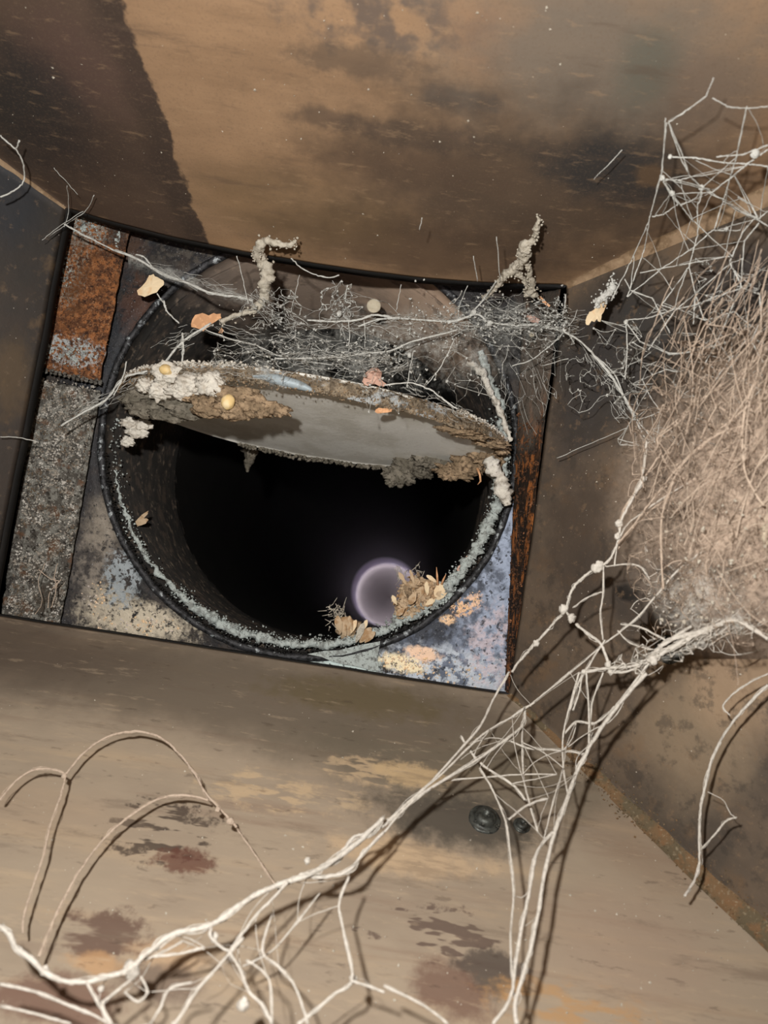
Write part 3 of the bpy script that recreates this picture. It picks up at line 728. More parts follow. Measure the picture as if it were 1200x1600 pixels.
# ------------------------------------------------------------------ loose bits: flakes, husks, egg cases
def flake(name, label, cat, outline, d, m, group=None, **k):
    return tag(own(flake_mesh(name, outline, d, m, None, **k)), label, cat, group)
flake('paint_flake', 'cream paint flake caught in the web by the rusty strip at upper left', 'flake',
      [(233, 430), (240, 428), (246, 433), (255, 438), (256, 445), (250, 450), (245, 457), (238, 459), (226, 464), (216, 461), (214, 454), (222, 447), (228, 440)], .545, M_CREAM)
flake('paint_flake', 'ragged peach flake hanging at the top of the hole left of the dangling dust clump', 'flake',
      [(300, 500), (305, 492), (316, 489), (326, 493), (334, 489), (345, 490), (346, 497), (336, 503), (328, 508), (317, 518), (311, 514), (299, 511)], .54, M_ORANGEF)
flake('paint_flake', 'ragged cream and peach flake hanging free right of the opening', 'flake',
      [(946, 466), (948, 476), (944, 486), (940, 492), (938, 503), (933, 498), (929, 503), (924, 499), (920, 508), (915, 505), (917, 494), (921, 487), (928, 484), (935, 476), (941, 472)], .47, M_CREAM, tilt=(1, 0))
flake('rust_flake', 'pink folded flake on the damper rim below the grey webs', 'flake',
      [(566, 596), (571, 583), (579, 576), (590, 574), (597, 582), (595, 592), (604, 600), (600, 604), (586, 600), (574, 603)], on_rim(585, 590)-.004, M_PINKF, tilt=(1, -1))
flake('rust_flake', 'thin orange chip stuck on the damper rim at middle', 'flake',
      [(587, 640), (592, 637), (604, 638), (613, 639), (612, 643), (600, 645), (590, 646), (586, 644)], on_rim(600, 640)-.004, M_ORANGEF)
flake('rust_flake', 'salmon oval flake in the grey web near the upper right corner', 'flake',
      [(819, 496), (823, 492), (831, 492), (838, 496), (843, 500), (841, 505), (833, 504), (824, 502)], .55, M_PINKF)
flake('rust_flake', 'slim orange sliver below the standing dust clump at upper right', 'flake',
      [(838, 460), (844, 463), (852, 470), (860, 477), (858, 480), (851, 476), (842, 468), (837, 463)], .548, M_ORANGEF)
flake('rust_flake', 'small reddish crumb hanging just right of the ragged peach flake', 'flake',
      [(341, 520), (346, 512), (350, 516), (347, 521)], .545, M_ORANGEF)
flake('husk_fragment', 'small orange husk bit on the left inner wall of the flue', 'husk',
      [(214, 812), (222, 804), (232, 798), (231, 803), (224, 810), (232, 812), (228, 818), (216, 822), (209, 826), (206, 834), (204, 824)], .60, M_HUSK, curl=.004)
flake('husk_fragment', 'rounded brown husk on the lower left rim of the flue mouth', 'husk',
      [(247, 897), (252, 893), (257, 899), (257, 908), (253, 912), (247, 906)], .598, M_HUSK)
flake('husk_fragment', 'tiny cream seed husk right of the rounded brown husk', 'husk',
      [(261, 916), (268, 913), (275, 917), (270, 920), (264, 920)], .598, M_CREAM)
o = tag(own(lump_mesh('egg_case', P(356, 628, on_rim(356, 628)-.012), (.0046, .004, .0050), M_YEL, seed=4, amp=.12)), 'round yellow egg case stuck in the brown crust shelf', 'egg case')
o = tag(own(lump_mesh('egg_case', P(259, 578, on_rim(259, 578)-.010), (.0044, .004, .0036), M_YEL, seed=8, amp=.15)), 'pale yellow egg case on the white crust at the left end', 'egg case')
o = tag(own(lump_mesh('spider_egg_sac', P(584, 478, .60), (.0056, .0018, .0056), M_EGG, seed=2, amp=.04)), 'flat round pale spider egg sac stuck on the brown sleeve at top', 'egg sac')
o = tag(own(lump_mesh('spider_egg_sac', P(831, 523, .546), (.0018, .0016, .0018), M_EGG, seed=3, amp=.05)), 'tiny white egg sac in the web below the salmon flake', 'egg sac')

# seed husk cluster on the bottom of the mouth: petals round a core
hc = thing('husk_cluster', P(550, 1000, .590), 'dry brown seed husk cluster with pale wings on the bottom of the flue mouth', 'husk')
lump_mesh('core', P(543, 981, .588), (.0085, .006, .0085), M_HUSK, hc, seed=5, amp=.5, freq=1.8)
def petal(x0, y0, x1, y1, wpx, d, m, par, name='wing'):
    dx, dy = x1-x0, y1-y0; L = math.hypot(dx, dy); nx, ny = -dy/L, dx/L; out = []
    for t, w_ in ((0, .15), (.25, .7), (.55, 1), (.85, .7), (1, .15), (.85, -.6), (.55, -.9), (.25, -.6), (0, -.15)):
        out.append((x0+dx*t+nx*w_*wpx/2, y0+dy*t+ny*w_*wpx/2))
    return flake_mesh(name, out, d, m, par, curl=.0015, thick=.0008)
for a in ((532, 990, 526, 962, 10), (540, 994, 532, 970, 9), (548, 990, 556, 968, 7), (556, 1004, 568, 972, 9), (562, 1004, 580, 980, 12), (570, 1004, 586, 986, 8), (550, 985, 545, 962, 6), (567, 985, 573, 968, 6)):
    petal(*a[:4], a[4]*1.3, .576+R.uniform(-.003, .003), R.choice([M_CREAM, M_HUSK, M_DUST]), hc)
g = Geo()
for i in range(70):
    a = P(R.gauss(528, 7), R.gauss(962, 9), .588); b = a+Vector((R.gauss(0, .003), R.gauss(0, .002), R.gauss(0, .003)))
    g.tube([a, b], [.0003, .0002], 4); 
    if i % 2: g.chip(a, R.uniform(.0005, .0012))
tag(g.build('dust_fuzz', M_DUST, hc), kind='stuff')
# heap of crumbs on the lower right of the mouth
hp = thing('debris_heap', P(650, 950, .590), 'heap of tan husk crumbs and dust on the lower right of the flue mouth', 'debris')
g = Geo()
for i in range(900):
    t = R.random(); x = 622+t*56+R.gauss(0, 5); y = 962-t*26+R.uniform(-52, 8)*(1-.9*abs(t-.4)); g.chip(P(x, y, .586+R.uniform(-.006, .004)), R.choice([.0007, .001, .0015, .0022, .003]), flat=.7)
tag(g.build('crumbs', M_HUSK, hp, smooth=False), kind='stuff')
for a in ((640, 940, 634, 908, 14), (655, 935, 660, 915, 14), (668, 930, 666, 908, 10), (620, 945, 612, 930, 10), (648, 915, 640, 890, 7), (636, 915, 622, 893, 9), (655, 905, 652, 893, 7), (632, 950, 620, 962, 14), (665, 945, 680, 935, 12), (650, 925, 640, 945, 16)):
    petal(*a[:4], a[4]*.8, .576+R.uniform(-.003, .003), R.choice([M_HUSK, M_BROWNC, M_HUSK, M_CREAM]), hp, 'husk_scale')
g = Geo()
for i in range(500):
    t = R.random(); g.chip(P(612+t*98+R.gauss(0, 3), 972-t*48+R.gauss(0, 7), .584), R.choice([.0008, .0012, .0018]))
tag(g.build('pale_dust', M_BLUEW, hp), kind='stuff')
g = Geo()
for i in range(50):
    a = P(R.choice([R.gauss(625, 5), R.gauss(652, 4)]), R.gauss(899, 7), .586); b = a+Vector((R.gauss(0, .002), R.gauss(0, .002), R.gauss(0, .003)))
    g.tube([a, b], [.0003, .0002], 4)
tag(g.build('dust_fuzz', M_DUST, hp), kind='stuff')
# horned pale seed
sd = thing('winged_seed', P(684, 930, .583), 'cream seed with two upright orange prongs standing on the debris heap', 'seed')
flake_mesh('body', [(677, 936), (678, 922), (683, 913), (690, 911), (695, 918), (699, 926), (693, 934), (684, 938)], .580, M_CREAM, sd, thick=.003)
g = Geo(); g.tube([P(684, 914, .580), P(683, 900, .579), P(682, 886, .578)], [.0009, .0008, .0002], 6); g.build('prong', M_ORANGEF, sd)
g = Geo(); g.tube([P(690, 913, .580), P(693, 905, .579), P(697, 897, .578)], [.0009, .0008, .0002], 6); g.build('prong', M_ORANGEF, sd)
petal(683, 910, 666, 899, 7, .581, M_CREAM, sd)
flake('twig_fragment', 'pinkish twig stub standing on the right rim of the flue mouth', 'twig',
      [(729, 868), (732, 872), (730, 882), (731, 890), (726, 897), (718, 895), (713, 889), (717, 884), (723, 880)], .585, M_PINKF, thick=.003)
g = Geo(); g.tube([P(746, 732, .585), P(750, 742, .583), P(751, 752, .582), P(746, 757, .583)], [.0011, .0009, .0008, .0004], 7)
tag(own(g.build('twig_fragment', M_ORANGEF)), 'thin curved orange twig hanging under the brown crust at right', 'twig')

# dangling dust clumps
def clump(name, label, rows, m, cat='dust clump', seed=0, amp=.5, wig=1):
    rows = [(x, y, min(d, depth(x, y, .56)*.95), r) for x, y, d, r in rows]
    g = Geo(); rough_tube(g, [P(x, y, d) for x, y, d, r in rows], [r*d/F for x, y, d, r in rows], 9, 14, amp, 260, seed)
    for i in range(120):
        a = R.choice(rows); s_ = R.uniform(.6, 1.3)*a[3]; t = R.random()*6.28
        c = P(a[0]+math.cos(t)*s_+R.gauss(0, 2), a[1]+math.sin(t)*s_+R.gauss(0, 5), a[2]); g.chip(c, R.uniform(.0004, .0013))
    return g
g = clump('x', '', [(462, 377, .52, 2), (450, 383, .52, 5), (435, 380, .52, 5), (414, 379, .52, 8), (404, 390, .52, 7), (408, 405, .52, 9), (415, 418, .52, 9), (417, 430, .52, 11), (414, 443, .52, 9), (414, 458, .525, 7), (408, 474, .53, 6), (398, 483, .535, 6), (385, 488, .54, 4), (365, 494, .54, 3.5), (345, 503, .54, 3)], M_DUST)
g2 = clump('x', '', [(404, 388, .518, 3), (400, 395, .518, 4), (398, 398, .518, 2)], M_DUST); g.add(g2.V, g2.F)
tag(own(g.build('dust_clump', M_DUST)), 'lumpy pale dust clump dangling in front of the top of the hole', 'dust clump')
g = clump('x', '', [(843, 342, .50, 3), (840, 352, .50, 5), (837, 362, .50, 4), (832, 376, .505, 4), (822, 384, .51, 8), (818, 396, .51, 9), (812, 410, .515, 7), (800, 422, .52, 8), (788, 432, .525, 6), (778, 445, .53, 4), (768, 456, .535, 3), (756, 466, .54, 4)], M_DUST, seed=4)
for rows in ([(812, 408, .515, 5), (824, 414, .52, 3), (828, 430, .525, 4), (832, 446, .535, 4), (828, 458, .54, 7), (840, 462, .545, 3)], [(800, 424, .52, 5), (812, 430, .525, 3), (820, 440, .53, 3), (824, 455, .54, 3)]):
    g2 = clump('x', '', rows, M_DUST, seed=7); g.add(g2.V, g2.F)
tag(own(g.build('dust_clump', M_DUST)), 'forked pale dust clump rising above the upper right corner of the opening', 'dust clump')
g = clump('x', '', [(960, 444, .465, 5), (954, 452, .467, 6), (947, 461, .468, 6), (940, 467, .47, 5), (932, 473, .47, 4)], M_DUST, seed=9)
tag(own(g.build('dust_clump', M_SILK_G)), 'grey dust clump attached above the ragged cream flake at right', 'dust clump')

# ------------------------------------------------------------------ cobwebs
def gauze_mat(name, color, amount, lo, hi):
    m = Mat(name, color, .95, 0, 0); m.t.nodes.remove(m.b)
    out = m.N['Material Output']; df = m.N.new('ShaderNodeBsdfDiffuse'); df.inputs[0].default_value = lin(color)
    tr = m.N.new('ShaderNodeBsdfTransparent'); mx = m.N.new('ShaderNodeMixShader')
    a = m.rng(m.noise(55, 6, .75), lo, hi); b = m.rng(m.noise(420, 3, .7), .35, .62)
    f = m.math('MULTIPLY', m.math('MULTIPLY', a, m.math('ADD', m.math('MULTIPLY', b, .7), .3)), amount)
    at = m.N.new('ShaderNodeAttribute'); at.attribute_name = 'cover'; f = m.math('MULTIPLY', f, at.outputs['Fac'])
    m.L.new(f, mx.inputs[0]); m.L.new(tr.outputs[0], mx.inputs[1]); m.L.new(df.outputs[0], mx.inputs[2]); m.L.new(mx.outputs[0], out.inputs[0])
    return m.m
M_GAUZE = gauze_mat('warm_silk_gauze', (206, 184, 164), .55, .30, .62)
M_GAUZE_G = gauze_mat('grey_silk_gauze', (196, 196, 190), .48, .38, .66)
M_GAUZE_S = gauze_mat('white_silk_gauze', (208, 206, 198), .75, .30, .60)
def gauze(parent, m, x0, y0, x1, y1, fac, cover, n=26, rip=.012):
    """a sagging film of silk; cover(x, y) says how thick the silk lies, thinning to nothing at its edge"""
    V = []; cv = []
    for i in range(n+1):
        for j in range(n+1):
            x = x0+(x1-x0)*j/n; y = y0+(y1-y0)*i/n
            d = depth(x, y, .56)*(fac+rip*noise.noise(Vector((x*.02, y*.02, fac*30)))*2)
            V.append(P(x, y, d)); cv.append(max(0, min(1, cover(x, y))))
    Fc = [(i*(n+1)+j, i*(n+1)+j+1, (i+1)*(n+1)+j+1, (i+1)*(n+1)+j) for i in range(n) for j in range(n)]
    o = mesh('silk_sheet', V, Fc, m, parent)
    a = o.data.attributes.new('cover', 'FLOAT', 'POINT'); a.data.foreach_set('value', cv)
    return o
def ell(cx, cy, rx, ry, k=1.6): return lambda x, y: k*(1-math.hypot((x-cx)/rx, (y-cy)/ry))
def strand_pts(pts, fac, seg=5, jit=.6):
    """pts: (x, y) or (x, y, f): f is the share of the way from the eye to the sheet behind"""
    rows = []
    for p in pts:
        f = p[2] if len(p) > 2 else fac; d = depth(p[0], p[1], .56)*f
        rows.append([p[0], p[1], d])
    q_ = catmull(rows, seg) if len(rows) > 2 else [[a+(b-a)*t/8 for a, b in zip(rows[0], rows[1])] for t in range(9)]
    return [P(a[0]+R.gauss(0, jit), a[1]+R.gauss(0, jit), a[2]) for a in q_]
def strand(g, pts, wpx, fac=.85, seg=5, jit=.6, lumpy=.3, taper=True, sides=6):
    q_ = strand_pts(pts, fac, seg, jit); n = len(q_); rads = []
    for i, p in enumerate(q_):
        k = 1+lumpy*noise.noise(p*220)+lumpy*.7*noise.noise(p*70)
        if R.random() < .05*lumpy*3: k *= 1+R.random()*1.2*lumpy
        rads.append(max(.00006, wpx*.5*p.y/F*k))
    g.tube(q_, rads, sides)
def bundle(g, pts, wpx, fac):
    """a rope of dusty silk: a thin core with finer filaments wandering round it"""
    strand(g, pts, wpx*.62, fac, 6, .3, .30, sides=7)
    rows = []
    for p in pts:
        f = p[2] if len(p) > 2 else fac; rows.append([p[0], p[1], depth(p[0], p[1], .56)*f])
    if len(rows) < 3: return
    base = catmull(rows, 7)
    for j in range(3+int(wpx*.7)):
        ph = R.random()*100; sp = R.uniform(.12, .3); am = R.uniform(.3, .62)*wpx; i0 = 0; i1 = len(base)
        if R.random() < .6 and len(base) > 14: i0 = R.randrange(0, len(base)-10); i1 = min(len(base), i0+R.randrange(9, 30))
        q_ = []; rr = []
        for i in range(i0, i1):
            a = base[i]; o1 = noise.noise(Vector((ph, i*sp, 0)))*am*2; o2 = noise.noise(Vector((ph, i*sp, 9)))*am*2
            q_.append(P(a[0]+o1, a[1]+o2, a[2]+noise.noise(Vector((ph, i*sp, 5)))*am*a[2]/F)); rr.append(max(.00005, R.uniform(.5, 1)*wpx*.5*R.uniform(.13, .26)*a[2]/F))
        g.tube(q_, rr, 5)
def knot(g, x, y, r, fac):
    d = depth(x, y, .56)*fac; c = P(x, y, d); rr = r*d/F
    for i in range(4): g.chip(c+Vector((R.gauss(0, .3), R.gauss(0, .3), R.gauss(0, .3)))*rr, rr)
def web(label, strands, fac, m, group=None, name='cobweb', fine=None, knots=(), scale=1, km=None):
    pr = strands[0][1][0]; w = thing(name, P(pr[0], pr[1], depth(pr[0], pr[1], .56)*fac), label, 'cobweb', group)
    for wpx, pts, *rest in strands:
        g = Geo(); fc_ = rest[0] if rest else fac
        if wpx >= 4: bundle(g, pts, wpx*scale*.86, fc_)
        else: strand(g, pts, wpx*scale*.7, fc_, 6, .4, .3)
        g.build('strand', m, w)
    for (x, y, r) in knots:
        k = lump_mesh('dust_knot', P(x, y, depth(x, y, .56)*fac-.001), tuple(.8*r*depth(x, y, .56)*fac/F*s_ for s_ in (1, .9, 1.1)), km or m, w, seed=x, amp=.4, freq=1.5, sub=3)
    if fine: tag(fine.build('fine_threads', m, w), kind='stuff')
    return w
def taut(pts):
    out = [pts[0]]
    for a, b in zip(pts, pts[1:]): out += [(a[0]+(b[0]-a[0])*t, a[1]+(b[1]-a[1])*t) for t in (.15, .85, 1)]
    return out
T5 = lambda *p: taut([(800+a/3, 100+b/3) for a, b in p])
T6 = lambda *p: [(800+a/3, 600+b/3) for a, b in p]
T7 = lambda *p: [(a/2, 1050+b/2) for a, b in p]
T8 = lambda *p: [(600+a/2, 1050+b/2) for a, b in p]
# 1 big trailing web from the right knot down to the lower left
A = T7((1200, 455), (1120, 530), (1040, 590), (960, 635), (860, 668), (760, 720), (660, 790), (540, 820), (460, 880), (400, 930), (340, 950), (270, 968), (200, 965), (140, 938), (90, 890), (50, 860), (30, 820), (0, 795))
main = [
 (11, T8((820, 5), (760, 70), (690, 160), (640, 240), (600, 320), (560, 430), (530, 510), (500, 640), (480, 760), (455, 880), (430, 960), (410, 1040), (415, 1100)), .84),
 (9, T8((530, 500), (480, 560), (455, 680), (430, 800), (410, 920), (395, 1020), (340, 1100)), .84),
 (5, T8((300, 300), (345, 380), (380, 470), (395, 580), (405, 700), (395, 820), (400, 940), (410, 1030)), .85),
 (5, T8((515, 395), (450, 415), (390, 462)), .85),
 (5, T8((440, 110), (432, 220), (440, 350), (480, 500)), .87),
 (5, T8((632, 0), (640, 120), (640, 230)), .85), (5, T8((610, 0), (580, 110), (560, 200), (560, 300), (575, 380)), .85),
 (5, T8((685, 0), (650, 100), (645, 200)), .86), (6, T8((560, 200), (600, 155), (660, 160), (720, 110)), .86),
 (4, T8((560, 300), (530, 400), (510, 480), (500, 520)), .87),
 (6, T8((240, 200), (280, 260), (320, 300), (400, 350), (440, 400)), .87),
 (7, T8((390, 0), (340, 90), (300, 170), (240, 240), (150, 340), (60, 420), (0, 480)), .85),
 (6, T8((470, 95), (400, 140), (330, 180), (280, 220), (200, 300), (100, 390), (0, 500)), .85),
 (8, T8((440, 110), (430, 170), (340, 240), (250, 300), (120, 380), (40, 450), (0, 470)), .85),
 (5, T8((580, 0), (500, 70), (460, 105)), .86), (5, T8((380, 210), (460, 240), (560, 245), (640, 260)), .86),
 (4, T8((540, 320), (430, 320), (300, 330), (200, 340), (150, 360)), .87),
 (15, A, .83),
 (9, T7((1200, 500), (1140, 560), (1090, 620), (1020, 640), (960, 640)), .84),
 (8, T7((1200, 480), (1160, 500), (1100, 520), (1060, 590), (1000, 610)), .84),
 (7, T7((900, 655), (850, 710), (800, 760), (740, 840), (710, 870), (660, 830), (660, 800)), .82),
 (8, T7((1090, 640), (1060, 730), (1080, 840), (1100, 965), (1040, 1010), (960, 1080), (930, 1100)), .82),
 (6, T7((1100, 965), (1160, 985), (1200, 1000)), .82),
 (7, T7((715, 870), (750, 930), (780, 1000), (820, 1040), (850, 1100)), .80),
 (8, T7((760, 830), (690, 910), (620, 990), (560, 1080), (540, 1100)), .80),
 (6, T7((850, 760), (820, 870), (870, 920), (920, 980), (950, 1060), (960, 1100)), .82),
 (7, T7((410, 960), (350, 1010), (320, 1040), (350, 1100)), .82), (7, T7((270, 970), (310, 1040), (345, 1100)), .82),
 (7, T7((0, 975), (110, 1000), (210, 1040), (290, 1070), (340, 1100)), .83),
 (6, T7((440, 950), (460, 1000), (430, 1030), (390, 1000)), .82), (6, T7((600, 970), (530, 990), (500, 1050), (470, 1100)), .80),
 (6, T7((640, 860), (560, 880), (480, 890)), .84), (5, T7((570, 840), (520, 870), (450, 900)), .84),
 (5, T7((1000, 690), (930, 780), (850, 870), (760, 920)), .86),
 (5, T7((850, 1090), (840, 960), (770, 900)), .80),
 (6, [(600, 1540), (660, 1570), (700, 1600)], .82), (6, [(0, 1572), (60, 1585), (110, 1600)], .82),
]
fine = Geo()
def scatter_lines(g, n, fpt, fac, wmin, wmax, amp=10, seg=4):
    for i in range(n):
        (x0, y0), (x1, y1) = fpt(); L = math.hypot(x1-x0, y1-y0); nx, ny = -(y1-y0)/max(L, 1), (x1-x0)/max(L, 1); b = R.gauss(0, amp)
        f0, f1 = R.uniform(*fac), R.uniform(*fac)
        strand(g, [(x0, y0, f0), ((x0+x1)/2+nx*b, (y0+y1)/2+ny*b, (f0+f1)/2), (x1, y1, f1)], R.uniform(wmin, wmax), .8, seg, .4, .3, sides=4)
mp = [(x, y) for _, pts, *r in main[:-2] for x, y in pts]
def net(g, n, pick, maxd, k, wmin, wmax, fac, bend=.12, sx_=1.0, sy_=1.0, dust=.0):
    """threads joined at shared points, as a spider's tangle hangs"""
    N_ = []
    for i in range(n): x, y = pick(); N_.append((x, y, R.uniform(*fac)))
    N_.sort(); done = set()
    for i, a in enumerate(N_):
        near = []
        for j in range(max(0, i-220), min(n, i+220)):
            if j == i: continue
            b = N_[j]; dd = math.hypot((a[0]-b[0])/sx_, (a[1]-b[1])/sy_)
            if dd < maxd: near.append((dd*R.uniform(.6, 1.6), j))
        near.sort()
        for dd, j in near[:k]:
            key = (min(i, j), max(i, j))
            if key in done: continue
            done.add(key); b = N_[j]; L = math.hypot(a[0]-b[0], a[1]-b[1])+.1; q_ = R.gauss(0, bend)*L
            nx, ny = -(b[1]-a[1])/L, (b[0]-a[0])/L
            strand(g, [a, ((a[0]+b[0])/2+nx*q_, (a[1]+b[1])/2+ny*q_, (a[2]+b[2])/2), b], R.uniform(wmin, wmax)*(1.5 if R.random() < .12 else 1), .9, 3, .25, .35, sides=4)
        if R.random() < dust: knot(g, a[0], a[1], R.uniform(.8, 2.2), a[2])
def near_pair():
    while True:
        a = R.choice(mp); b = R.choice(mp)
        if 15 < math.hypot(a[0]-b[0], a[1]-b[1]) < 110: return a, b
scatter_lines(fine, 60, near_pair, (.83, .87), .6, 1.8, 5)
web('thick white cobweb trailing from the right sheet across the bottom to the lower left', main, .84, M_SILK, fine=fine,
    knots=[(205, 1515, 15), (380, 1570, 11), (70, 1517, 8), (334, 1464, 8), (480, 1345, 6), (552, 1530, 7), (158, 1545, 6)])
# 2 loops at lower left
web('thin pale looping cobweb threads arching over the lower left of the bottom sheet', [
 (6, T7((0, 400), (50, 340), (110, 305), (170, 305), (205, 320))), (7, T7((205, 320), (260, 255), (330, 205), (420, 185), (500, 205), (560, 255), (610, 320), (640, 375), (690, 430), (740, 485))),
 (6, T7((205, 330), (185, 400), (160, 470), (130, 590), (100, 680), (75, 760), (72, 815))),
 (7, T7((650, 400), (580, 385), (500, 395), (420, 440), (340, 505), (270, 590), (220, 670), (170, 770), (120, 890))),
 (5, T7((740, 490), (790, 560), (830, 620), (860, 665)))], .935, M_SILK_P, knots=[(360, 1283, 7), (100, 1212, 5), (340, 1265, 5)])
# 3 lone branch at right
web('lone pale forked thread standing on the right sheet at the picture edge', [
 (7, T8((1200, 40), (1140, 100), (1080, 170), (1030, 260), (1005, 350), (990, 430), (985, 520), (985, 600), (970, 650), (940, 700))),
 (5, T8((990, 555), (1040, 500), (1070, 465), (1100, 455))), (4, T8((1200, 5), (1130, 40), (1080, 80), (1060, 110), (1080, 135))), (2, T8((1010, 375), (1060, 400), (1080, 440), (1100, 455)))], .92, M_SILK)
# 4 open angular web at upper right
ur = [
 (4, T5((945, 65), (910, 150), (830, 210), (735, 272))), (3, T5((720, 255), (705, 500), (640, 740), (560, 920), (465, 1110))), (3, T5((725, 275), (700, 510), (650, 700), (620, 870), (540, 1090))),
 (4, T5((735, 275), (800, 430), (830, 520), (890, 580), (930, 600), (990, 640), (1060, 690), (1140, 720))), (5, T5((740, 435), (860, 440), (990, 462), (1100, 468), (1200, 480))),
 (4, T5((960, 435), (1080, 425), (1200, 380))), (4, T5((700, 530), (750, 610), (790, 660), (850, 740))), (6, T5((705, 540), (745, 610), (780, 655))), (3, T5((710, 540), (780, 545), (835, 530))),
 (4, T5((1100, 200), (1050, 440), (1000, 610), (950, 770))), (3, T5((940, 160), (1010, 200), (1100, 208), (1200, 200))), (3, T5((660, 715), (710, 705), (775, 660))),
 (5, T5((1200, 400), (1100, 470), (1030, 530), (940, 600))), (4, T5((890, 580), (870, 660), (870, 800), (830, 950), (860, 1080), (850, 1220))),
 (3, T5((830, 950), (760, 1050), (700, 1130))), (3, T5((540, 1090), (700, 960), (850, 860), (940, 780), (1070, 780))), (3, T5((600, 980), (800, 940), (1030, 900))),
 (4, T5((1140, 720), (1080, 790), (1020, 930), (1080, 1050), (1160, 1080), (1170, 1190))), (4, T5((1160, 740), (1090, 830), (1070, 1050), (980, 1260), (890, 1430))),
 (4, T5((1200, 690), (1150, 730), (1200, 760))), (3, T5((1030, 930), (860, 1075), (760, 1160), (640, 1340))), (3, T5((1080, 1050), (940, 1095), (860, 1130), (760, 1150), (700, 1130))),
 (4, T5((530, 1010), (555, 1060), (660, 1100), (740, 1260))), (3, T5((535, 1200), (640, 1190), (760, 1150))), (4, T5((535, 1210), (600, 1300), (740, 1360), (830, 1350), (1000, 1310))),
 (3, T5((535, 1210), (540, 1340), (530, 1480))), (3, T5((860, 1080), (900, 1200), (950, 1190), (1040, 1160), (1120, 1230))), (3, T5((1200, 1150), (1100, 1290), (1010, 1400), (940, 1500))), (3, T5((1170, 1190), (1120, 1300), (1180, 1400))),
 (6, T5((1060, 625), (1120, 660), (1150, 720)))]
fine = Geo()
up = [(x, y) for _, pts in ur for x, y in pts]
def near_u():
    while True:
        a = R.choice(up); b = R.choice(up)
        if 15 < math.hypot(a[0]-b[0], a[1]-b[1]) < 90: return a, b
def pick_u():
    while True:
        x = R.uniform(930, 1230); y = R.uniform(400, 700)
        if R.random() < (x-900)/160 and (y > 470 or x > 1080): return x, y
net(fine, 260, pick_u, 70, 3, .5, 1.6, (.88, .95), .04, 1.1, .9, .15)
scatter_lines(fine, 60, near_u, (.84, .9), .6, 1.8, 3)
web('open angular grey cobweb strung across the upper right corner seam', ur, .88, M_SILK_G, scale=.78, fine=fine, knots=[(1035, 278, 5), (1096, 293, 5), (1050, 302, 5), (1180, 240, 8), (1135, 358, 4), (1047, 245, 4), (978, 503, 4)])
# 5 dense tangle at the right
dt = [
 (5, [(1200, 610), (1150, 650), (1090, 700), (1060, 730), (1020, 780), (990, 820), (965, 850)], .84),
 (6, T6((1130, 0), (1090, 130), (1080, 280), (1095, 420), (1140, 510), (1180, 570)), .80), (5, T6((1200, 60), (1110, 180), (1000, 220), (900, 280), (790, 390), (740, 500), (700, 640), (700, 820), (710, 960)), .82),
 (4, T6((980, 0), (870, 90), (780, 180), (700, 240)), .85), (4, T6((880, 0), (830, 160), (800, 330)), .86), (4, T6((1040, 20), (950, 120), (890, 250)), .85),
 (5, T6((930, 80), (990, 120), (1040, 150)), .86), (4, T6((700, 240), (680, 260), (700, 320)), .85), (5, T6((700, 330), (740, 400), (800, 440), (850, 460)), .86),
 (5, T6((700, 320), (620, 440), (560, 530), (520, 600), (500, 700)), .85),
 (4, [(1200, 700), (1180, 735), (1165, 780), (1150, 840)], .8), (5, T6((860, 440), (720, 540), (640, 600), (560, 690), (460, 820)), .86),
 (4, T6((1200, 330), (1140, 400)), .78), (4, T6((1030, 0), (900, 60), (830, 120), (700, 230)), .86),
]
fine = Geo()
def pick_r():
    while True:
        x = R.uniform(968, 1240); y = R.gauss(770, 150)
        edge = 960+max(0, (700-y))*.15+max(0, (y-860))*.35
        if 480 < y < 1010 and R.random() < min(1, max(0.0, (x-edge)/90)): return x, y
net(fine, 620, pick_r, 62, 3, .5, 1.8, (.80, .95), .16, 1, 1, .15)
net(fine, 520, pick_r, 34, 3, .4, 1.2, (.78, .90), .2, 1, 1, .1)
def sweep():
    while True:
        x = R.uniform(990, 1230); y = R.uniform(480, 930)
        if R.random() < (x-960)/200: break
    an = R.choice([R.gauss(-.95, .2), R.gauss(-1.2, .15), R.gauss(-1.0, .2), R.gauss(1.2, .3)]); L = R.uniform(50, 190)
    return (x, y), (x+math.cos(an)*L, y+math.sin(an)*L)
scatter_lines(fine, 330, sweep, (.76, .92), .6, 2.0, 14, 6)
w5 = web('dense fluffy warm grey cobweb tangle filling the right side of the right sheet', dt, .84, M_SILK_P, fine=fine)
g = Geo()
for i in range(140):
    x = R.uniform(1030, 1200); y = R.uniform(780, 990); knot(g, x, y, R.choice([1.2, 1.6, 2.2, 3]), R.uniform(.78, .9))
tag(g.build('dust_specks', M_DUST, w5), kind='stuff')
lump_mesh('egg_sac', P(1200, 825, .36), (.0030, .003, .0080), M_EGG, w5, seed=6, amp=.4)
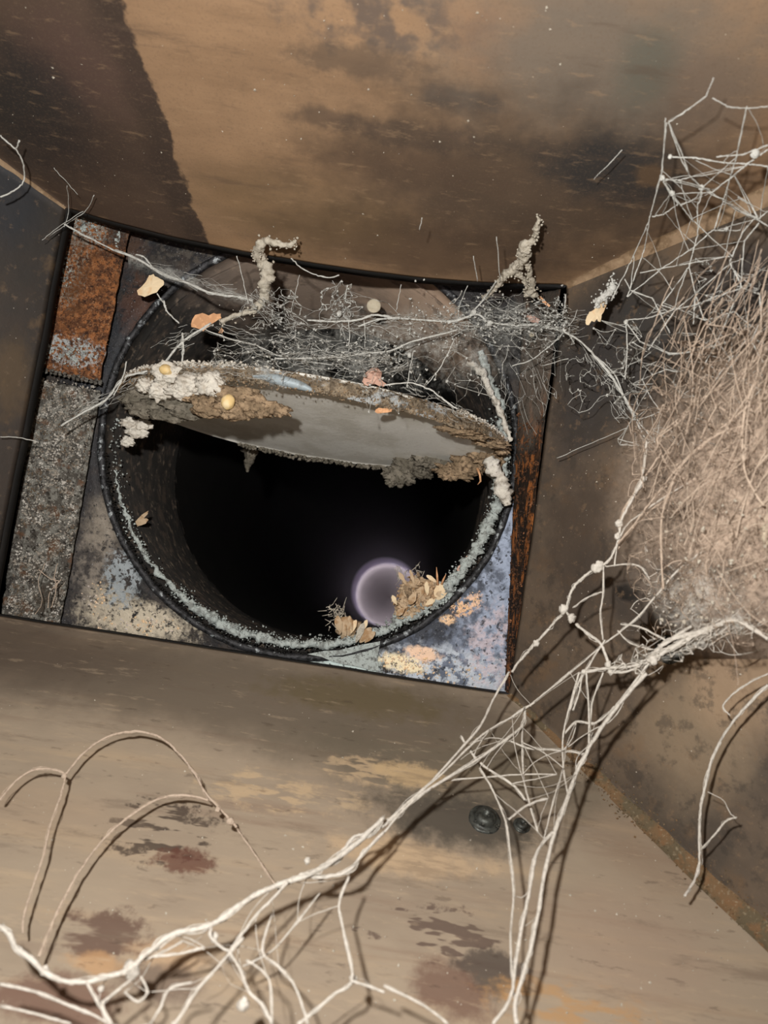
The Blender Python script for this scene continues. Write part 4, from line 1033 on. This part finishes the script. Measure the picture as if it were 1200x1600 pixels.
# 6 grey knotted web under the tangle
fine = Geo()
def lat():
    x = R.gauss(1090, 45); y = R.gauss(940, 40); an = R.choice([R.gauss(-.8, .4), R.uniform(-3, 3)]); L = R.uniform(12, 50); return (x, y), (x+math.cos(an)*L, y+math.sin(an)*L)
net(fine, 240, lambda: (R.gauss(1085, 42), R.gauss(945, 38)), 32, 3, .7, 2.2, (.86, .94), .15, 1, 1, .2)
def lat2():
    t = R.random(); x = 1000+t*160; y = 1035-t*62; a = R.gauss(-.5, .12); L = R.uniform(20, 60); x += R.gauss(0, 8); y += R.gauss(0, 7); return (x, y), (x+math.cos(a)*L, y+math.sin(a)*L)
scatter_lines(fine, 60, lat2, (.84, .88), .6, 1.6, 3, 3)
net(fine, 150, lambda: (lambda t: (960+t*210+R.gauss(0, 10), 1045-t*75+R.gauss(0, 9)))(R.random()), 34, 3, .8, 2.4, (.84, .88), .12, 1, 1, .1)
w6 = web('knotted white cobweb with a beaded thread and silk sheet right of the collar box', [
 (5, [(1010, 690), (1003, 745), (990, 775)], .85), (7, [(1005, 750), (985, 785), (972, 810), (968, 830), (964, 850), (955, 870), (940, 885), (925, 892), (908, 905), (895, 920), (888, 938), (885, 955), (895, 966)]),
 (8, [(900, 975), (918, 990), (935, 1002), (943, 1015), (950, 1035)]), (7, [(858, 982), (842, 1000), (828, 1015), (810, 1035), (800, 1050)]), (6, [(885, 955), (870, 968), (858, 982)]),
 (9, [(908, 1052), (940, 1045), (980, 1042), (1010, 1035), (1045, 1015), (1080, 995), (1110, 980), (1150, 970), (1200, 998)]), (7, [(950, 1050), (975, 1050), (1000, 1040), (1040, 1005), (1080, 978)]),
 (12, [(1010, 1032), (1040, 1018), (1075, 998), (1110, 982)]), (10, [(1030, 1010), (1060, 995), (1100, 985), (1130, 975)]),
 (5, [(945, 1005), (990, 970), (1030, 925), (1060, 890), (1100, 860)]), (4, [(943, 885), (942, 930), (938, 960), (942, 1000)]), (4, [(945, 885), (975, 882), (1000, 885), (1015, 905)]),
 (4, [(940, 925), (915, 935), (895, 950)]), (4, [(970, 975), (1000, 980), (1040, 1000)]), (4, [(965, 985), (985, 1005), (1020, 1015)]), (5, [(1015, 1035), (980, 1080), (950, 1120), (925, 1160), (900, 1200)]),
 (4, [(1010, 1040), (985, 1075), (965, 1100)]), (5, [(945, 1000), (920, 1040), (900, 1075), (890, 1110)]), (4, [(910, 1050), (905, 1080), (895, 1110)]), (4, [(940, 1010), (880, 1060), (830, 1100)]),
 (4, [(960, 885), (965, 850), (980, 820), (1005, 800), (1040, 775), (1075, 755)])], .85, M_SILK, fine=fine,
 knots=[(932, 888, 10), (937, 882, 7), (967, 818, 7), (965, 838, 6), (881, 952, 9), (893, 966, 8), (1007, 748, 5), (1020, 1030, 10), (950, 1038, 6), (838, 1005, 6), (912, 1050, 5)])
# 7 grey webs strung across the top of the opening
cw = [
 (7, [(180, 392), (215, 405), (250, 426), (290, 441), (330, 458), (370, 464), (395, 470)], .95), (4, [(100, 350), (140, 372), (180, 392)], .96), (4, [(212, 398), (225, 402), (240, 420)], .95),
 (6, [(330, 505), (290, 530), (272, 548), (255, 570)], .93), (5, [(285, 520), (286, 545), (284, 570)], .93), (4, [(245, 458), (256, 475), (262, 488), (280, 505)], .95), (6, [(256, 470), (260, 486)], .95),
 (6, [(95, 665), (130, 645), (165, 625), (185, 600), (198, 588), (230, 580)], .94), (3, [(198, 565), (190, 595), (178, 618)], .93), (2, [(0, 683), (30, 684), (60, 690)], .98),
 (3, [(320, 515), (360, 530), (400, 540), (450, 560), (520, 570)], .92), (4, [(430, 560), (480, 560), (530, 558), (570, 552), (610, 548), (640, 535), (680, 525), (715, 515)], .9), (5, [(560, 510), (600, 498), (660, 500), (710, 502), (740, 490)], .93),
 (5, [(480, 500), (520, 502), (560, 500), (585, 492), (620, 498)], .93), (5, [(700, 505), (730, 495), (750, 492), (765, 510)], .93), (6, [(760, 503), (800, 508), (840, 508), (880, 518)], .95),
 (5, [(880, 518), (905, 532), (928, 555), (950, 580), (975, 620), (1000, 670), (1012, 695)], .93), (7, [(925, 552), (955, 588), (970, 612), (990, 645)], .93), (4, [(930, 556), (960, 585), (985, 640), (1030, 700)], .94),
 (3, [(880, 520), (860, 540), (830, 562), (800, 572)], .95), (4, [(775, 440), (757, 466), (740, 485)], .94), (4, [(848, 470), (835, 475), (850, 485), (875, 495), (882, 480), (884, 460)], .96),
 (3, [(543, 445), (540, 470), (548, 475), (535, 490), (545, 500)], .95), (3, [(455, 403), (470, 418), (490, 428), (512, 434), (530, 430)], .95), (2, [(545, 500), (546, 530), (545, 548)], .93), (2, [(569, 500), (570, 525), (570, 545)], .93),
 (2, [(627, 445), (619, 485)], .95), (2, [(730, 447), (718, 478), (716, 497)], .95), (2, [(776, 370), (782, 440)], .9), (2, [(740, 400), (746, 440)], .92), (2, [(845, 572), (888, 560)], .96),
 (3, [(600, 602), (640, 598), (670, 608), (690, 622), (715, 640)], .82), (2, [(710, 530), (690, 570), (668, 600)], .86), (2, [(646, 548), (640, 580), (636, 606)], .88),
 (2, [(370, 400), (380, 440), (388, 475)], .93), (1.5, [(468, 430), (455, 485)], .95), (1.5, [(870, 716), (925, 692), (980, 668)], .96), (2, [(660, 340), (655, 360)], .9),
]
fine = Geo()
def cen():
    while True:
        x = R.uniform(330, 880); y = R.gauss(530, 38)
        if 440 < y < 625+.03*(x-400): break
    a = R.choice([R.gauss(.2, .4), R.gauss(-.5, .4), R.gauss(1.3, .5)]); L = R.uniform(12, 75); return (x, y), (x+math.cos(a)*L, y+math.sin(a)*L*.8)
net(fine, 160, lambda: cen()[0], 60, 2, .25, .8, (.89, .97), .08, 1.3, .7, .25)
net(fine, 190, lambda: (R.uniform(330, 640), R.gauss(560, 16)), 30, 3, .3, .9, (.86, .93), .15, 1.4, .7, .4)
net(fine, 200, lambda: (R.uniform(700, 885), R.gauss(500, 16)), 26, 3, .3, 1.0, (.92, .96), .15, 1.3, .8, .5)
net(fine, 90, lambda: (R.gauss(525, 14), R.gauss(480, 20)), 22, 3, .4, 1.1, (.93, .96), .15, 1, 1, .5)
net(fine, 110, lambda: (R.gauss(430, 24), R.gauss(485, 18)), 26, 3, .4, 1.1, (.92, .96), .15, 1, 1, .4)
net(fine, 70, lambda: (R.uniform(780, 870), R.uniform(530, 660)), 50, 2, .25, .7, (.95, .985), .1, .7, 1.5, .1)
net(fine, 120, lambda: (R.uniform(880, 1000), 520+R.gauss(60, 30)), 36, 2, .4, 1.2, (.92, .96), .1, 1, 1, .1)
net(fine, 140, lambda: (R.uniform(560, 760), R.gauss(590, 25)), 36, 2, .25, .8, (.84, .90), .1, 1, 1, .2)
def band(x0, y0, x1, y1, s, L):
    def f():
        t = R.random(); a = math.atan2(y1-y0, x1-x0)+R.gauss(0, .16); l = R.uniform(.4, 1)*L; x = x0+(x1-x0)*t+R.gauss(0, s); y = y0+(y1-y0)*t+R.gauss(0, s); return (x, y), (x+math.cos(a)*l, y+math.sin(a)*l)
    return f
for args, n, wd, fc in (((230, 412, 400, 470, 4, 50), 90, 1.3, (.93, .96)), ((400, 460, 450, 500, 14, 30), 160, 1.5, (.92, .96)), ((330, 520, 560, 570, 16, 40), 380, 1.2, (.86, .94)), ((480, 500, 720, 502, 7, 28), 260, 1.3, (.92, .95)),
                    ((720, 490, 890, 505, 13, 28), 420, 1.2, (.93, .96)), ((440, 555, 600, 556, 6, 30), 200, 1.3, (.88, .92)), ((900, 530, 1010, 690, 6, 34), 160, 1.5, (.92, .95)), ((100, 655, 230, 590, 6, 30), 130, 1.2, (.93, .96)),
                    ((260, 570, 420, 590, 8, 26), 160, 1.4, (.82, .88)), ((630, 600, 730, 650, 7, 30), 140, 1.2, (.80, .86)), ((820, 560, 850, 640, 14, 60), 40, 1.0, (.95, .98)), ((250, 540, 300, 520, 8, 30), 80, 1.5, (.92, .95)), ((560, 575, 600, 560, 9, 22), 120, 1.4, (.80, .86)), ((520, 430, 545, 500, 7, 16), 90, 1.3, (.94, .96))):
    scatter_lines(fine, int(n*.26), band(*args), fc, .3, wd*.6, 3, 3)
for i in range(700):
    x = R.uniform(400, 890); y = R.gauss(505, 22) if x > 640 else R.gauss(555, 25); knot(fine, x, y, R.choice([.6, .8, 1.2, 1.8]), R.uniform(.9, .96))
w7 = web('matted grey cobwebs strung across the top of the round flue hole', cw, .93, M_SILK_G, fine=fine, knots=[(765, 505, 6), (740, 488, 5), (640, 555, 5), (583, 565, 7), (530, 490, 5), (882, 515, 4)])
# 8 small curled thread at upper left, 9 wisp by the corner
web('small curled grey thread on the left sheet near the upper left picture edge', [
 (3.5, [(0, 212), (12, 222), (24, 232), (30, 220)], .93), (3.5, [(24, 232), (34, 250), (38, 272), (34, 288), (18, 300), (0, 308)], .93)], .93, M_SILK_G)
web('fine wispy threads over the upper left corner of the opening', [
 (1.5, [(147, 305), (135, 328), (105, 350), (75, 370)], .97), (1.2, [(84, 262), (105, 285), (122, 305)], .97), (1.2, [(105, 290), (107, 330), (100, 355)], .96), (1.2, [(66, 375), (95, 352), (130, 330)], .96)], .97, M_SILK_G)
web('short straight thread standing on the dark right part of the top sheet', [(2, [(972, 234), (950, 258), (935, 272)], .96), (1.5, [(935, 272), (928, 280)], .96)], .96, M_SILK_G)
web('wispy brown root-like threads at the foot of the grey scaly strip', [
 (2, [(90, 880), (85, 900), (88, 920), (80, 950)], .985), (2, [(60, 890), (80, 905), (92, 908), (84, 920)], .985), (2, [(95, 905), (78, 925), (75, 950)], .985), (1.5, [(70, 880), (60, 910), (66, 940), (55, 960)], .985)], .985, M_SILK_P)

for fc in (.90, .86, .81):
    gauze(w5, M_GAUZE, 930, 480, 1290, 1030, fc, ell(1230, 790, 290, 260, 1.5))
gauze(w7, M_GAUZE_G, 380, 470, 900, 640, .94, ell(640, 540, 260, 80, 1.3))
gauze(w7, M_GAUZE_G, 330, 500, 640, 620, .90, ell(470, 565, 150, 50, 1.5))
gauze(w7, M_GAUZE_G, 200, 390, 420, 500, .945, lambda x, y: 1.5*(1-abs(y-(416+(x-230)*.33))/13)*(1 if x < 400 else 0))
gauze(w7, M_GAUZE_G, 700, 460, 900, 560, .955, ell(800, 505, 100, 36, 1.8))
gauze(w6, M_GAUZE_S, 960, 950, 1200, 1070, .855, lambda x, y: 1.6*(1-abs(y-(1040-(x-990)*.42))/(10+max(0, x-1000)*.10))*(1 if 985 < x < 1160 else 0), 40)
gauze(w6, M_GAUZE_S, 1000, 850, 1190, 1010, .88, ell(1095, 930, 85, 75, 1.3))
